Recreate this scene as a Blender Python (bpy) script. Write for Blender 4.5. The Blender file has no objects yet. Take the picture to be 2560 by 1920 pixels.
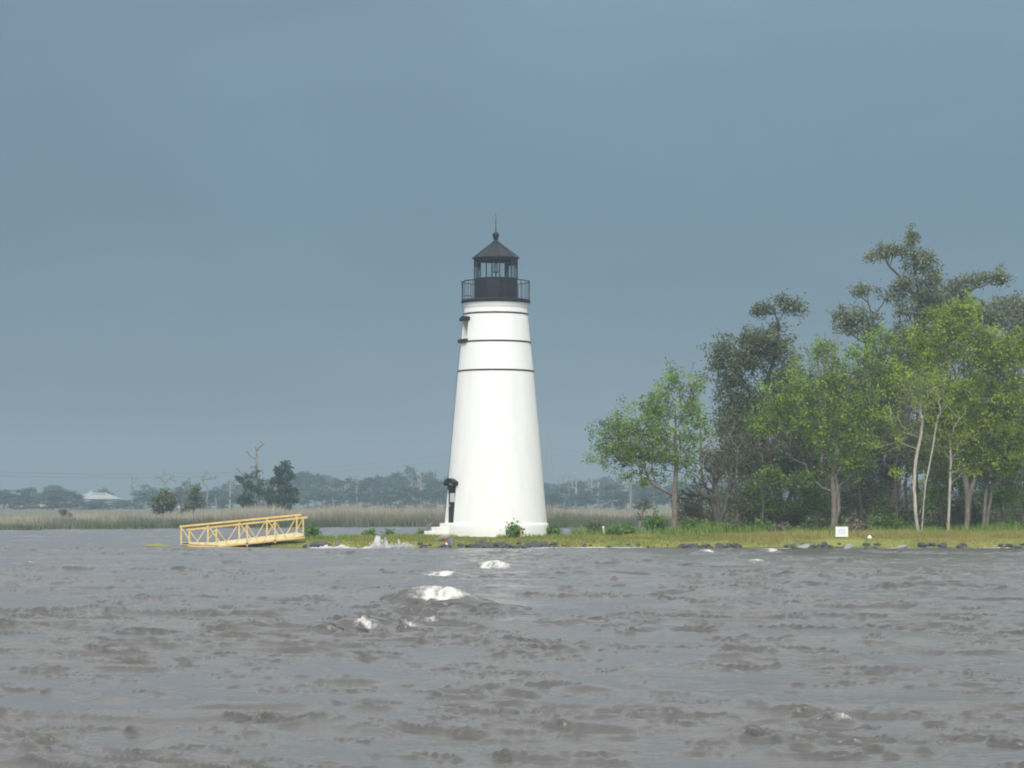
import bpy, math, random
import numpy as np
from mathutils import Vector, Matrix, Quaternion

random.seed(7)
RNG = np.random.default_rng(11)
R = math.radians
scene = bpy.context.scene
COL = scene.collection

# ------------------------------------------------------------------ camera, light, exposure
F = 6000.0 / 2560.0          # focal length in picture widths
CAM_H = 2.17                 # eye height over mean water level
HZ = 1255.0                  # where the horizon lies in the photograph
cam = bpy.data.cameras.new('camera')
cam_ob = bpy.data.objects.new('camera', cam)
COL.objects.link(cam_ob)
cam.sensor_width = 36.0
cam.lens = 36.0 * F
cam.shift_y = (HZ - 960.0) / 2560.0
cam.clip_start = 0.5
cam.clip_end = 8000.0
cam_ob.location = (0, 0, CAM_H)
cam_ob.rotation_euler = (R(90), 0, 0)
scene.camera = cam_ob

SUN_AZ, SUN_EL = 3.0, 40.0          # degrees left of straight behind the camera, elevation
sun = bpy.data.lights.new('sun', 'SUN')
sun.energy = 2.0
sun.angle = R(18)
sun.color = (1.0, 0.955, 0.89)
sun_ob = bpy.data.objects.new('sun', sun)
COL.objects.link(sun_ob)
sd = Vector((-math.sin(R(SUN_AZ)) * math.cos(R(SUN_EL)), -math.cos(R(SUN_AZ)) * math.cos(R(SUN_EL)), math.sin(R(SUN_EL))))
sun_ob.rotation_euler = (-sd).to_track_quat('-Z', 'Y').to_euler()
sun_ob.location = (0, -30, 60)

world = bpy.data.worlds.new('World')
scene.world = world
world.use_nodes = True
wn, wl = world.node_tree.nodes, world.node_tree.links
wn.clear()
w_out = wn.new('ShaderNodeOutputWorld')
w_bg = wn.new('ShaderNodeBackground'); w_bg.inputs['Strength'].default_value = 0.1
w_sky = wn.new('ShaderNodeTexSky'); w_sky.sky_type = 'NISHITA'; w_sky.sun_disc = False
w_sky.sun_elevation = R(SUN_EL); w_sky.sun_rotation = R(180 + SUN_AZ)
w_sky.air_density = 1.0; w_sky.dust_density = 2.0
w_tc = wn.new('ShaderNodeTexCoord')
w_sep = wn.new('ShaderNodeSeparateXYZ'); wl.new(w_tc.outputs['Generated'], w_sep.inputs[0])
w_ramp = wn.new('ShaderNodeValToRGB'); wl.new(w_sep.outputs['Z'], w_ramp.inputs[0])
cr = w_ramp.color_ramp
SK = 7.3   # storm cloud radiance (before the 0.1 strength)
def skc(r, g, b):
    def l(v):
        v /= 255.0
        return (v / 12.92 if v < .04045 else ((v + .055) / 1.055) ** 2.4)
    return (l(r) * SK / 10, l(g) * SK / 10, l(b) * SK / 10, 1)
cr.elements[0].position = 0.0; cr.elements[0].color = skc(110, 124, 132)
cr.elements[1].position = 1.0; cr.elements[1].color = skc(284, 286, 287)
for p, c in ((0.06, (98, 123, 140)), (0.12, (97, 123, 142)), (0.214, (114, 137, 154)), (0.25, (180, 191, 198)), (0.31, (245, 249, 251)), (0.45, (280, 283, 284))):
    e = cr.elements.new(p); e.color = skc(*c)
w_map = wn.new('ShaderNodeMapping'); w_map.inputs['Scale'].default_value = (1.0, 1.0, 2.6)
wl.new(w_tc.outputs['Generated'], w_map.inputs[0])
w_noise = wn.new('ShaderNodeTexNoise'); w_noise.inputs['Scale'].default_value = 4.5
w_noise.inputs['Detail'].default_value = 3; w_noise.inputs['Roughness'].default_value = .45
w_noise.inputs['Distortion'].default_value = .6
wl.new(w_map.outputs[0], w_noise.inputs['Vector'])
w_mr = wn.new('ShaderNodeMapRange')
w_mr.inputs['From Min'].default_value = .3; w_mr.inputs['From Max'].default_value = .7
w_mr.inputs['To Min'].default_value = 9.0; w_mr.inputs['To Max'].default_value = 11.2
wl.new(w_noise.outputs['Fac'], w_mr.inputs['Value'])
w_vm = wn.new('ShaderNodeVectorMath'); w_vm.operation = 'SCALE'
wl.new(w_ramp.outputs[0], w_vm.inputs[0]); wl.new(w_mr.outputs[0], w_vm.inputs['Scale'])
w_mix = wn.new('ShaderNodeMix'); w_mix.data_type = 'RGBA'; w_mix.inputs['Factor'].default_value = 0.94
wl.new(w_sky.outputs[0], w_mix.inputs['A']); wl.new(w_vm.outputs[0], w_mix.inputs['B'])
wl.new(w_mix.outputs['Result'], w_bg.inputs['Color'])
wl.new(w_bg.outputs[0], w_out.inputs['Surface'])

vs = scene.view_settings
scene.display_settings.display_device = 'sRGB'
vs.view_transform = 'Standard'; vs.look = 'None'; vs.gamma = 1.0; vs.use_curve_mapping = False
vs.exposure = 0.56
scene.render.engine = 'CYCLES'
scene.cycles.use_denoising = True
scene.cycles.max_bounces = 8
scene.cycles.transparent_max_bounces = 24
scene.cycles.volume_bounces = 1
scene.render.film_transparent = False
scene.cycles.pixel_filter_type = 'BLACKMAN_HARRIS'
scene.cycles.filter_width = 1.9

HAZE_DENSITY = 0.0009
HAZE_COLOR = (0.50, 0.64, 0.745)

# ------------------------------------------------------------------ helpers
def P(x, y, D):
    """measured position in the photograph (2560 wide) at distance D -> metres"""
    return Vector(((x - 1280.0) / 6000.0 * D, D, CAM_H + (HZ - y) / 6000.0 * D))

def link(o):
    COL.objects.link(o); return o

def tag(o, label=None, cat=None, group=None, kind=None):
    if label: o['label'] = label
    if cat: o['category'] = cat
    if group: o['group'] = group
    if kind: o['kind'] = kind
    return o

def thing(name, label, cat, loc=(0, 0, 0), group=None):
    o = bpy.data.objects.new(name, None)
    o.empty_display_size = .3
    o.location = loc
    link(o)
    return tag(o, label, cat, group)

def mesh_np(name, V, Fc, mat=None, smooth=False, attrs=None):
    me = bpy.data.meshes.new(name)
    V = np.ascontiguousarray(V, np.float32); Fc = np.ascontiguousarray(Fc, np.int32)
    k = Fc.shape[1]
    me.vertices.add(len(V)); me.vertices.foreach_set('co', V.ravel())
    me.loops.add(Fc.size); me.loops.foreach_set('vertex_index', Fc.ravel())
    me.polygons.add(len(Fc)); me.polygons.foreach_set('loop_start', np.arange(0, Fc.size, k, dtype=np.int32))
    me.polygons.foreach_set('use_smooth', np.full(len(Fc), smooth))
    for an, av in (attrs or {}).items():
        av = np.ascontiguousarray(av, np.float32)
        if av.ndim == 1:
            me.attributes.new(an, 'FLOAT', 'POINT').data.foreach_set('value', av)
        else:
            me.attributes.new(an, 'FLOAT_VECTOR', 'POINT').data.foreach_set('vector', av.ravel())
    me.update(calc_edges=True)
    if mat: me.materials.append(mat)
    return me

class MB:
    """collects shapes for one mesh"""
    def __init__(s): s.v = []; s.f = []
    def add(s, vs_, fs_):
        b = len(s.v); s.v += [tuple(v) for v in vs_]; s.f += [tuple(i + b for i in f) for f in fs_]
        return s
    def box(s, c, size, M=None):
        c = Vector(c); x, y, z = (d / 2 for d in size); vs_ = []
        for dx, dy, dz in ((-1,-1,-1),(1,-1,-1),(1,1,-1),(-1,1,-1),(-1,-1,1),(1,-1,1),(1,1,1),(-1,1,1)):
            p = Vector((dx * x, dy * y, dz * z))
            if M: p = M @ p
            vs_.append(c + p)
        return s.add(vs_, [(0,3,2,1),(4,5,6,7),(0,1,5,4),(1,2,6,5),(2,3,7,6),(3,0,4,7)])
    def bar(s, a, b, w, h, up=(0, 0, 1)):
        """rectangular bar from a to b"""
        a, b = Vector(a), Vector(b); d = (b - a).normalized(); u = Vector(up)
        sx = d.cross(u)
        if sx.length < 1e-4: sx = d.cross(Vector((0, 1, 0)))
        sx.normalize(); uu = sx.cross(d).normalized()
        vs_ = []
        for p in (a, b):
            for i, j in ((-1, -1), (1, -1), (1, 1), (-1, 1)):
                vs_.append(p + sx * (i * w / 2) + uu * (j * h / 2))
        return s.add(vs_, [(0,1,2,3),(7,6,5,4),(0,4,5,1),(1,5,6,2),(2,6,7,3),(3,7,4,0)])
    def tube(s, pts, rad, n=6, caps=True):
        pts = [Vector(p) for p in pts]; m = len(pts)
        if not hasattr(rad, '__len__'): rad = [rad] * m
        vs_, fs_ = [], []
        t0 = (pts[1] - pts[0]).normalized()
        ref = Vector((1, 0, 0)) if abs(t0.x) < .8 else Vector((0, 1, 0))
        for i, p in enumerate(pts):
            t = (pts[min(i + 1, m - 1)] - pts[max(i - 1, 0)])
            if t.length < 1e-7: t = t0
            t = t.normalized()
            a = t.cross(ref)
            if a.length < 1e-3: a = t.cross(Vector((0, 0, 1)))
            a.normalize(); b = t.cross(a); ref = b.cross(t) if False else ref
            for k in range(n):
                q = 2 * math.pi * k / n
                vs_.append(p + (a * math.cos(q) + b * math.sin(q)) * rad[i])
        for i in range(m - 1):
            for k in range(n):
                k2 = (k + 1) % n
                fs_.append((i * n + k, i * n + k2, (i + 1) * n + k2, (i + 1) * n + k))
        if caps:
            fs_.append(tuple(range(n - 1, -1, -1))); fs_.append(tuple((m - 1) * n + k for k in range(n)))
        return s.add(vs_, fs_)
    def lathe(s, prof, n=48, c=(0, 0, 0), a0=0., a1=2 * math.pi, ph=0.):
        c = Vector(c); full = abs(a1 - a0 - 2 * math.pi) < 1e-6; m = n if full else n + 1; vs_, fs_ = [], []
        for r, z in prof:
            for k in range(m):
                q = ph + a0 + (a1 - a0) * k / n
                vs_.append(c + Vector((math.sin(q) * r, -math.cos(q) * r, z)))
        for i in range(len(prof) - 1):
            for k in range(n):
                k2 = (k + 1) % m
                fs_.append((i * m + k, i * m + k2, (i + 1) * m + k2, (i + 1) * m + k))
        return s.add(vs_, fs_)
    def mesh(s, name, mat, smooth=False):
        me = bpy.data.meshes.new(name)
        me.from_pydata(s.v, [], s.f); me.update()
        if smooth: me.polygons.foreach_set('use_smooth', np.ones(len(me.polygons), bool))
        if mat: me.materials.append(mat)
        return me
    def build(s, name, mat, parent=None, smooth=False, origin=None):
        o = bpy.data.objects.new(name, s.mesh(name, mat, smooth))
        if parent is not None:
            o.parent = parent
        return link(o)

def child(name, me, parent):
    o = bpy.data.objects.new(name, me); o.parent = parent
    return link(o)

def bevel(o, w=.01, seg=1):
    m = o.modifiers.new('bevel', 'BEVEL'); m.width = w; m.segments = seg; m.limit_method = 'ANGLE'
    return o

# ---- lattice noise
_perm = np.random.default_rng(3).random((256, 256)).astype(np.float32)
def vnoise(x, y):
    xi = np.floor(x).astype(np.int64); yi = np.floor(y).astype(np.int64)
    fx = x - xi; fy = y - yi
    fx = fx * fx * fx * (fx * (fx * 6 - 15) + 10); fy = fy * fy * fy * (fy * (fy * 6 - 15) + 10)
    a = _perm[xi & 255, yi & 255]; b = _perm[(xi + 1) & 255, yi & 255]
    c = _perm[xi & 255, (yi + 1) & 255]; d = _perm[(xi + 1) & 255, (yi + 1) & 255]
    return (a * (1 - fx) + b * fx) * (1 - fy) + (c * (1 - fx) + d * fx) * fy
def fbm(x, y, o=4):
    s = 0; a = 1; t = 0
    for i in range(o):
        s = s + a * vnoise(x * 2 ** i + 17.3 * i, y * 2 ** i + 9.1 * i); t += a; a *= .5
    return s / t
def sstep(a, b, x):
    t = np.clip((x - a) / (b - a), 0, 1); return t * t * (3 - 2 * t)

# ------------------------------------------------------------------ materials
MATS = {}
def nodes_of(name):
    m = bpy.data.materials.new(name); m.use_nodes = True
    nt = m.node_tree; b = nt.nodes['Principled BSDF']
    MATS[name] = m
    return m, nt.nodes, nt.links, b

def mat_noise(name, c1, c2, scale=5., rough=.7, bump=0., bscale=None, detail=4, spec=.3, metallic=0., stretch=None, c3=None):
    m, n, l, b = nodes_of(name)
    tc = n.new('ShaderNodeTexCoord')
    mp = n.new('ShaderNodeMapping'); l.new(tc.outputs['Object'], mp.inputs[0])
    if stretch: mp.inputs['Scale'].default_value = stretch
    t = n.new('ShaderNodeTexNoise'); t.inputs['Scale'].default_value = scale; t.inputs['Detail'].default_value = detail
    l.new(mp.outputs[0], t.inputs['Vector'])
    r = n.new('ShaderNodeValToRGB'); l.new(t.outputs['Fac'], r.inputs[0])
    r.color_ramp.elements[0].position = .32; r.color_ramp.elements[0].color = (*c1, 1)
    r.color_ramp.elements[1].position = .68; r.color_ramp.elements[1].color = (*c2, 1)
    if c3:
        e = r.color_ramp.elements.new(.84); e.color = (*c3, 1)
    l.new(r.outputs[0], b.inputs['Base Color'])
    b.inputs['Roughness'].default_value = rough; b.inputs['Metallic'].default_value = metallic
    b.inputs['Specular IOR Level'].default_value = spec
    if bump:
        t2 = n.new('ShaderNodeTexNoise'); t2.inputs['Scale'].default_value = bscale or scale * 3; t2.inputs['Detail'].default_value = 5
        l.new(mp.outputs[0], t2.inputs['Vector'])
        bp = n.new('ShaderNodeBump'); bp.inputs['Strength'].default_value = bump; bp.inputs['Distance'].default_value = .05
        l.new(t2.outputs['Fac'], bp.inputs['Height']); l.new(bp.outputs[0], b.inputs['Normal'])
    return m

def mat_tint(name, stops, rough=.6, transl=.3, spec=.2):
    """foliage: colour chosen by the per-leaf 'tint' attribute, part of the light passes through"""
    m, n, l, b = nodes_of(name)
    at = n.new('ShaderNodeAttribute'); at.attribute_name = 'tint'
    r = n.new('ShaderNodeValToRGB'); l.new(at.outputs['Fac'], r.inputs[0])
    els = r.color_ramp.elements
    els[0].position = stops[0][0]; els[0].color = (*stops[0][1], 1)
    els[1].position = stops[-1][0]; els[1].color = (*stops[-1][1], 1)
    for p, c in stops[1:-1]:
        e = els.new(p); e.color = (*c, 1)
    l.new(r.outputs[0], b.inputs['Base Color'])
    b.inputs['Roughness'].default_value = rough; b.inputs['Specular IOR Level'].default_value = spec
    if transl:
        tr = n.new('ShaderNodeBsdfTranslucent'); l.new(r.outputs[0], tr.inputs['Color'])
        mx = n.new('ShaderNodeMixShader'); mx.inputs[0].default_value = transl
        l.new(b.outputs[0], mx.inputs[1]); l.new(tr.outputs[0], mx.inputs[2])
        l.new(mx.outputs[0], n['Material Output'].inputs['Surface'])
    return m

M_leaf_spring = mat_tint('spring_leaves', [(0, (.07, .10, .035)), (.35, (.13, .2, .04)), (.75, (.23, .38, .04)), (1, (.36, .48, .07))], transl=.4)
M_leaf_lime = mat_tint('lime_leaves', [(0, (.08, .11, .03)), (.35, (.15, .21, .03)), (.75, (.27, .40, .03)), (1, (.42, .5, .06))], transl=.4)
M_leaf_oak = mat_tint('oak_leaves', [(0, (.06, .072, .036)), (.5, (.10, .125, .06)), (.85, (.15, .19, .08)), (1, (.24, .25, .16))], transl=.2)
M_leaf_oak2 = mat_tint('moss_oak_leaves', [(0, (.09, .11, .06)), (.5, (.155, .185, .10)), (.85, (.22, .255, .15)), (1, (.33, .34, .25))], transl=.2)
M_leaf_shrub = mat_tint('shrub_leaves', [(0, (.06, .11, .03)), (.5, (.11, .21, .04)), (1, (.2, .32, .06))], transl=.3)
M_leaf_dry = mat_tint('dry_brush', [(0, (.10, .085, .065)), (.5, (.17, .145, .11)), (1, (.24, .22, .15))], transl=.1)
M_leaf_far = mat_tint('far_leaves', [(0, (.02, .048, .042)), (.5, (.035, .072, .056)), (1, (.06, .1, .07))], transl=.15)
M_leaf_pine = mat_tint('pine_needles', [(0, (.02, .045, .03)), (.5, (.04, .08, .045)), (1, (.07, .12, .06))], transl=.1)
M_grass = mat_tint('meadow_grass', [(0, (.11, .155, .04)), (.4, (.2, .215, .05)), (.75, (.31, .275, .085)), (1, (.40, .33, .15))], transl=.25)
M_weed = mat_tint('weed_blades', [(0, (.09, .17, .03)), (.5, (.17, .29, .045)), (1, (.33, .37, .1))], transl=.3)
M_reed = mat_tint('marsh_reeds', [(0, (.10, .13, .07)), (.35, (.2, .195, .135)), (.65, (.37, .335, .265)), (1, (.54, .49, .41))], transl=.2)

M_bark = mat_noise('grey_bark', (.12, .1, .08), (.24, .21, .18), 9, .9, .3, stretch=(1, 1, .3))
M_bark_dark = mat_noise('dark_bark', (.055, .048, .04), (.12, .105, .09), 9, .9, .3, stretch=(1, 1, .3))
M_bark_pale = mat_noise('pale_bark', (.3, .26, .22), (.5, .46, .4), 7, .85, .2, stretch=(1, 1, .3))
M_bark_dead = mat_noise('dead_wood', (.16, .14, .12), (.3, .27, .24), 6, .9, .2, stretch=(1, 1, .3))
M_rock = mat_noise('dark_riprap', (.045, .045, .046), (.105, .103, .10), 6, .75, .5, spec=.35)
M_rock_pale = mat_noise('pale_riprap', (.2, .2, .2), (.38, .37, .36), 6, .8, .5)
M_dark = mat_noise('black_paint', (.012, .013, .016), (.024, .026, .03), 3, .6, .1, spec=.25)
M_roof = mat_noise('roof_black_paint', (.013, .016, .022), (.028, .031, .038), 4, .62, .1, spec=.25)
M_band = mat_noise('band_paint', (.02, .02, .022), (.045, .045, .048), 8, .6, .1)
M_yellow = mat_noise('yellow_paint', (.58, .40, .13), (.74, .55, .23), 3, .6, .15, 30, c3=(.48, .35, .17))
M_yellow_deck = mat_noise('pale_yellow_deck', (.64, .53, .3), (.8, .7, .46), 4, .6, .15, 30)
M_post = mat_noise('weathered_post', (.13, .12, .11), (.24, .22, .21), 8, .9, .3, stretch=(1, 1, .3))
M_signw = mat_noise('sign_white', (.78, .79, .8), (.84, .84, .84), 3, .5)
M_signg = mat_noise('sign_print', (.6, .63, .68), (.72, .73, .76), 9, .5)
M_metal = mat_noise('galvanised', (.3, .31, .32), (.42, .43, .44), 6, .45, metallic=.6)
M_red = mat_noise('red_reflector', (.5, .04, .02), (.62, .08, .03), 6, .4)
M_white = mat_noise('white_plastic', (.75, .75, .74), (.84, .84, .83), 6, .5)
M_orange = mat_noise('orange_stake', (.6, .3, .15), (.7, .4, .22), 6, .6)
M_hwall = mat_noise('house_wall', (.4, .38, .36), (.52, .5, .47), 1, .8)
M_hroof = mat_noise('pale_metal_roof', (.3, .31, .31), (.42, .42, .41), 1, .5)
M_hroof_red = mat_noise('red_shingle_roof', (.2, .085, .06), (.3, .14, .1), 1.5, .8)
M_hpane = mat_noise('house_glass', (.03, .035, .04), (.06, .065, .07), 1, .2)
M_marsh = mat_noise('marsh_soil', (.09, .085, .055), (.17, .16, .1), .2, .95)
M_wire = mat_noise('wire', (.04, .04, .045), (.06, .06, .065), 2, .6)
M_pylon = mat_noise('pylon_steel', (.12, .13, .14), (.2, .21, .22), .5, .5)

def mat_white_masonry():
    m, n, l, b = nodes_of('white_painted_brick')
    at = n.new('ShaderNodeAttribute'); at.attribute_name = 'wrap'
    br = n.new('ShaderNodeTexBrick'); l.new(at.outputs['Vector'], br.inputs['Vector'])
    br.inputs['Scale'].default_value = 1.0; br.inputs['Brick Width'].default_value = .22; br.inputs['Row Height'].default_value = .075
    br.inputs['Mortar Size'].default_value = .008; br.inputs['Mortar Smooth'].default_value = .4
    ns = n.new('ShaderNodeTexNoise'); ns.inputs['Scale'].default_value = 1.4; ns.inputs['Detail'].default_value = 6
    ns.inputs['Roughness'].default_value = .65
    mp = n.new('ShaderNodeMapping'); mp.inputs['Scale'].default_value = (1.6, .35, 1)
    l.new(at.outputs['Vector'], mp.inputs[0]); l.new(mp.outputs[0], ns.inputs['Vector'])
    r = n.new('ShaderNodeValToRGB'); l.new(ns.outputs['Fac'], r.inputs[0])
    r.color_ramp.elements[0].position = .25; r.color_ramp.elements[0].color = (.775, .77, .745, 1)
    r.color_ramp.elements[1].position = .55; r.color_ramp.elements[1].color = (.84, .84, .825, 1)
    l.new(r.outputs[0], b.inputs['Base Color'])
    b.inputs['Roughness'].default_value = .62; b.inputs['Specular IOR Level'].default_value = .25
    n2 = n.new('ShaderNodeTexNoise'); n2.inputs['Scale'].default_value = 6; l.new(at.outputs['Vector'], n2.inputs['Vector'])
    ad = n.new('ShaderNodeMath'); ad.operation = 'MULTIPLY_ADD'; ad.inputs[1].default_value = .8
    l.new(n2.outputs['Fac'], ad.inputs[0])
    iv = n.new('ShaderNodeMath'); iv.operation = 'SUBTRACT'; iv.inputs[0].default_value = 1.0; l.new(br.outputs['Fac'], iv.inputs[1])
    l.new(iv.outputs[0], ad.inputs[2])
    bp = n.new('ShaderNodeBump'); bp.inputs['Strength'].default_value = .35; bp.inputs['Distance'].default_value = .012
    l.new(ad.outputs[0], bp.inputs['Height']); l.new(bp.outputs[0], b.inputs['Normal'])
    return m
M_brick = mat_white_masonry()
M_plaster = mat_noise('white_render', (.74, .735, .7), (.82, .82, .8), 1.2, .65, .15, 8)
M_step = mat_noise('stained_white_concrete', (.76, .75, .68), (.82, .815, .78), 1.6, .75, .2, 12, c3=(.74, .58, .26))

for _nd in M_step.node_tree.nodes:                # yellow staining in patches
    if _nd.type == 'VALTORGB':
        _nd.color_ramp.elements[1].position = .56; _nd.color_ramp.elements[2].position = .66
def mat_glass():
    m, n, l, b = nodes_of('lantern_glass')
    n.remove(b)
    t = n.new('ShaderNodeBsdfTransparent'); t.inputs['Color'].default_value = (.93, .95, .95, 1)
    g = n.new('ShaderNodeBsdfGlossy'); g.inputs['Roughness'].default_value = .05
    fr = n.new('ShaderNodeFresnel'); fr.inputs['IOR'].default_value = 1.45
    mx = n.new('ShaderNodeMixShader'); l.new(fr.outputs[0], mx.inputs[0]); l.new(t.outputs[0], mx.inputs[1]); l.new(g.outputs[0], mx.inputs[2])
    l.new(mx.outputs[0], n['Material Output'].inputs['Surface'])
    return m
M_glass = mat_glass()
def mat_lens():
    m, n, l, b = nodes_of('lamp_lens')
    b.inputs['Base Color'].default_value = (.82, .83, .8, 1); b.inputs['Roughness'].default_value = .2
    return m
M_lens = mat_lens()

def mat_water():
    m, n, l, b = nodes_of('lake_water')
    tc = n.new('ShaderNodeTexCoord')
    at = n.new('ShaderNodeAttribute'); at.attribute_name = 'foam'
    n1 = n.new('ShaderNodeTexNoise'); n1.inputs['Scale'].default_value = .12; n1.inputs['Detail'].default_value = 4
    l.new(tc.outputs['Object'], n1.inputs['Vector'])
    r = n.new('ShaderNodeValToRGB'); l.new(n1.outputs['Fac'], r.inputs[0])
    r.color_ramp.elements[0].position = .3; r.color_ramp.elements[0].color = (.088, .086, .083, 1)
    r.color_ramp.elements[1].position = .7; r.color_ramp.elements[1].color = (.104, .102, .098, 1)
    # foam broken by fine noise
    mpf = n.new('ShaderNodeMapping'); mpf.inputs['Scale'].default_value = (4., 4., 4.)
    l.new(tc.outputs['Object'], mpf.inputs[0])
    n2 = n.new('ShaderNodeTexNoise'); n2.inputs['Scale'].default_value = 1.0; n2.inputs['Detail'].default_value = 6; n2.inputs['Roughness'].default_value = .7
    l.new(mpf.outputs[0], n2.inputs['Vector'])
    ad = n.new('ShaderNodeMath'); ad.operation = 'ADD'; l.new(at.outputs['Fac'], ad.inputs[0]); l.new(n2.outputs['Fac'], ad.inputs[1])
    mr = n.new('ShaderNodeMapRange'); mr.interpolation_type = 'SMOOTHSTEP'
    mr.inputs['From Min'].default_value = .8; mr.inputs['From Max'].default_value = 1.3
    l.new(ad.outputs[0], mr.inputs['Value'])
    mx = n.new('ShaderNodeMix'); mx.data_type = 'RGBA'; l.new(mr.outputs[0], mx.inputs['Factor'])
    l.new(r.outputs[0], mx.inputs['A']); mx.inputs['B'].default_value = (.6, .59, .55, 1)
    l.new(mx.outputs['Result'], b.inputs['Base Color'])
    mr2 = n.new('ShaderNodeMapRange'); l.new(mr.outputs[0], mr2.inputs['Value'])
    mr2.inputs['To Min'].default_value = .23; mr2.inputs['To Max'].default_value = .8
    l.new(mr2.outputs[0], b.inputs['Roughness'])
    b.inputs['IOR'].default_value = 1.33
    # ripples too short for the mesh
    mp = n.new('ShaderNodeMapping'); mp.inputs['Scale'].default_value = (1.0, 2.2, 1.0); mp.inputs['Rotation'].default_value = (0, 0, R(20))
    l.new(tc.outputs['Object'], mp.inputs[0])
    r1 = n.new('ShaderNodeTexNoise'); r1.inputs['Scale'].default_value = 5.0; r1.inputs['Detail'].default_value = 5; r1.inputs['Roughness'].default_value = .6
    l.new(mp.outputs[0], r1.inputs['Vector'])
    bp = n.new('ShaderNodeBump'); bp.inputs['Strength'].default_value = .75; bp.inputs['Distance'].default_value = .03
    l.new(r1.outputs['Fac'], bp.inputs['Height']); l.new(bp.outputs[0], b.inputs['Normal'])
    return m
M_water = mat_water()
M_spray = mat_noise('water_spray', (.8, .8, .79), (.9, .9, .89), 5, .9)
_n, _l = M_spray.node_tree.nodes, M_spray.node_tree.links
_t = _n.new('ShaderNodeBsdfTranslucent'); _t.inputs['Color'].default_value = (.85, .85, .84, 1)
_x = _n.new('ShaderNodeMixShader'); _x.inputs[0].default_value = .5
_l.new(_n['Principled BSDF'].outputs[0], _x.inputs[1]); _l.new(_t.outputs[0], _x.inputs[2]); _l.new(_x.outputs[0], _n['Material Output'].inputs['Surface'])
M_foam = mat_noise('white_foam', (.4, .385, .33), (.6, .595, .57), 4, .9, .6, 16, c3=(.7, .7, .69))

def mat_island():
    m, n, l, b = nodes_of('island_turf')
    tc = n.new('ShaderNodeTexCoord')
    a = n.new('ShaderNodeTexNoise'); a.inputs['Scale'].default_value = .45; a.inputs['Detail'].default_value = 6; a.inputs['Roughness'].default_value = .65
    l.new(tc.outputs['Object'], a.inputs['Vector'])
    r = n.new('ShaderNodeValToRGB'); l.new(a.outputs['Fac'], r.inputs[0])
    els = r.color_ramp.elements
    els[0].position = .3; els[0].color = (.11, .145, .04, 1); els[1].position = .7; els[1].color = (.28, .25, .085, 1)
    e = els.new(.5); e.color = (.22, .235, .06, 1)
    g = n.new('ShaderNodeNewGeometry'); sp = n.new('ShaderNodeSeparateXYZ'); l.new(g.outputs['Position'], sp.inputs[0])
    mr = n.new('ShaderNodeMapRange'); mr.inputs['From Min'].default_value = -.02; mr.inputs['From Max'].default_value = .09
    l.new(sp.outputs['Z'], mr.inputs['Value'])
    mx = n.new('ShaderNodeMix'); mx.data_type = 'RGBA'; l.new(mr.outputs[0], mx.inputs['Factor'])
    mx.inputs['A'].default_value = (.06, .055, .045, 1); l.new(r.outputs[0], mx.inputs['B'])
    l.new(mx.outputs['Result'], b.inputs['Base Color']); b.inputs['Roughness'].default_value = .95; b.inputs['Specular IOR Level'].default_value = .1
    n2 = n.new('ShaderNodeTexNoise'); n2.inputs['Scale'].default_value = 7; n2.inputs['Detail'].default_value = 5
    l.new(tc.outputs['Object'], n2.inputs['Vector'])
    bp = n.new('ShaderNodeBump'); bp.inputs['Strength'].default_value = .8; bp.inputs['Distance'].default_value = .1
    l.new(n2.outputs['Fac'], bp.inputs['Height']); l.new(bp.outputs[0], b.inputs['Normal'])
    return m
M_island = mat_island()

# ------------------------------------------------------------------ ground of the island
def pxX(px, D=114.): return (px - 1280.) / 6000. * D
_fx = [pxX(p) for p in (300, 540, 600, 700, 830, 1000, 1200, 1500, 1800, 2200, 2600, 3200, 4000)]
_fy = [118, 116.2, 114.6, 113.5, 113.05, 113.0, 113.25, 113.1, 112.8, 112.6, 112.5, 112.2, 112]
_by = [113, 115.0, 117.4, 121.5, 124.5, 126, 127.5, 127.5, 150, 176, 178, 178, 178]
def shore(X, Y):
    """metres inside (+) or outside (-) the island's waterline"""
    w = 0.32 * (fbm(X * .55 + 40, X * 0 + 3.3, 3) - .5) * 2
    f = np.interp(X, _fx, _fy) + w; b = np.interp(X, _fx, _by) + .9 * (fbm(X * .3, X * 0 + 8.8, 3) - .5)
    return np.minimum(Y - f, b - Y)
def ground_z(X, Y):
    X = np.asarray(X, float); Y = np.asarray(Y, float)
    d = shore(X, Y)
    zmax = np.interp(X, [pxX(540), pxX(760), pxX(1100), pxX(1800), pxX(2600)], [.14, .38, .42, .44, .5])
    zi = zmax * (1 - np.exp(-np.maximum(d, 0) / 1.1)) + .07 * (fbm(X * .8, Y * .8, 4) - .5) * sstep(.2, 1.5, d) + .02
    zo = np.maximum(d * .45, -1.0)
    z = np.where(d > 0, zi, zo)
    sx, sy = X - pxX(395, 115), Y - 115.2          # low green spit left of the gangway
    spit = .36 * np.exp(-(sx / 1.0) ** 2 - (sy / .7) ** 2) * (0.75 + .5 * fbm(X * 3, Y * 3, 2)) - .18
    return np.maximum(z, np.where((np.abs(sx) < 3) & (np.abs(sy) < 2.5), np.maximum(spit, -1), -1))
def gz(x, y): return float(ground_z(np.array([x]), np.array([y]))[0])

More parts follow.
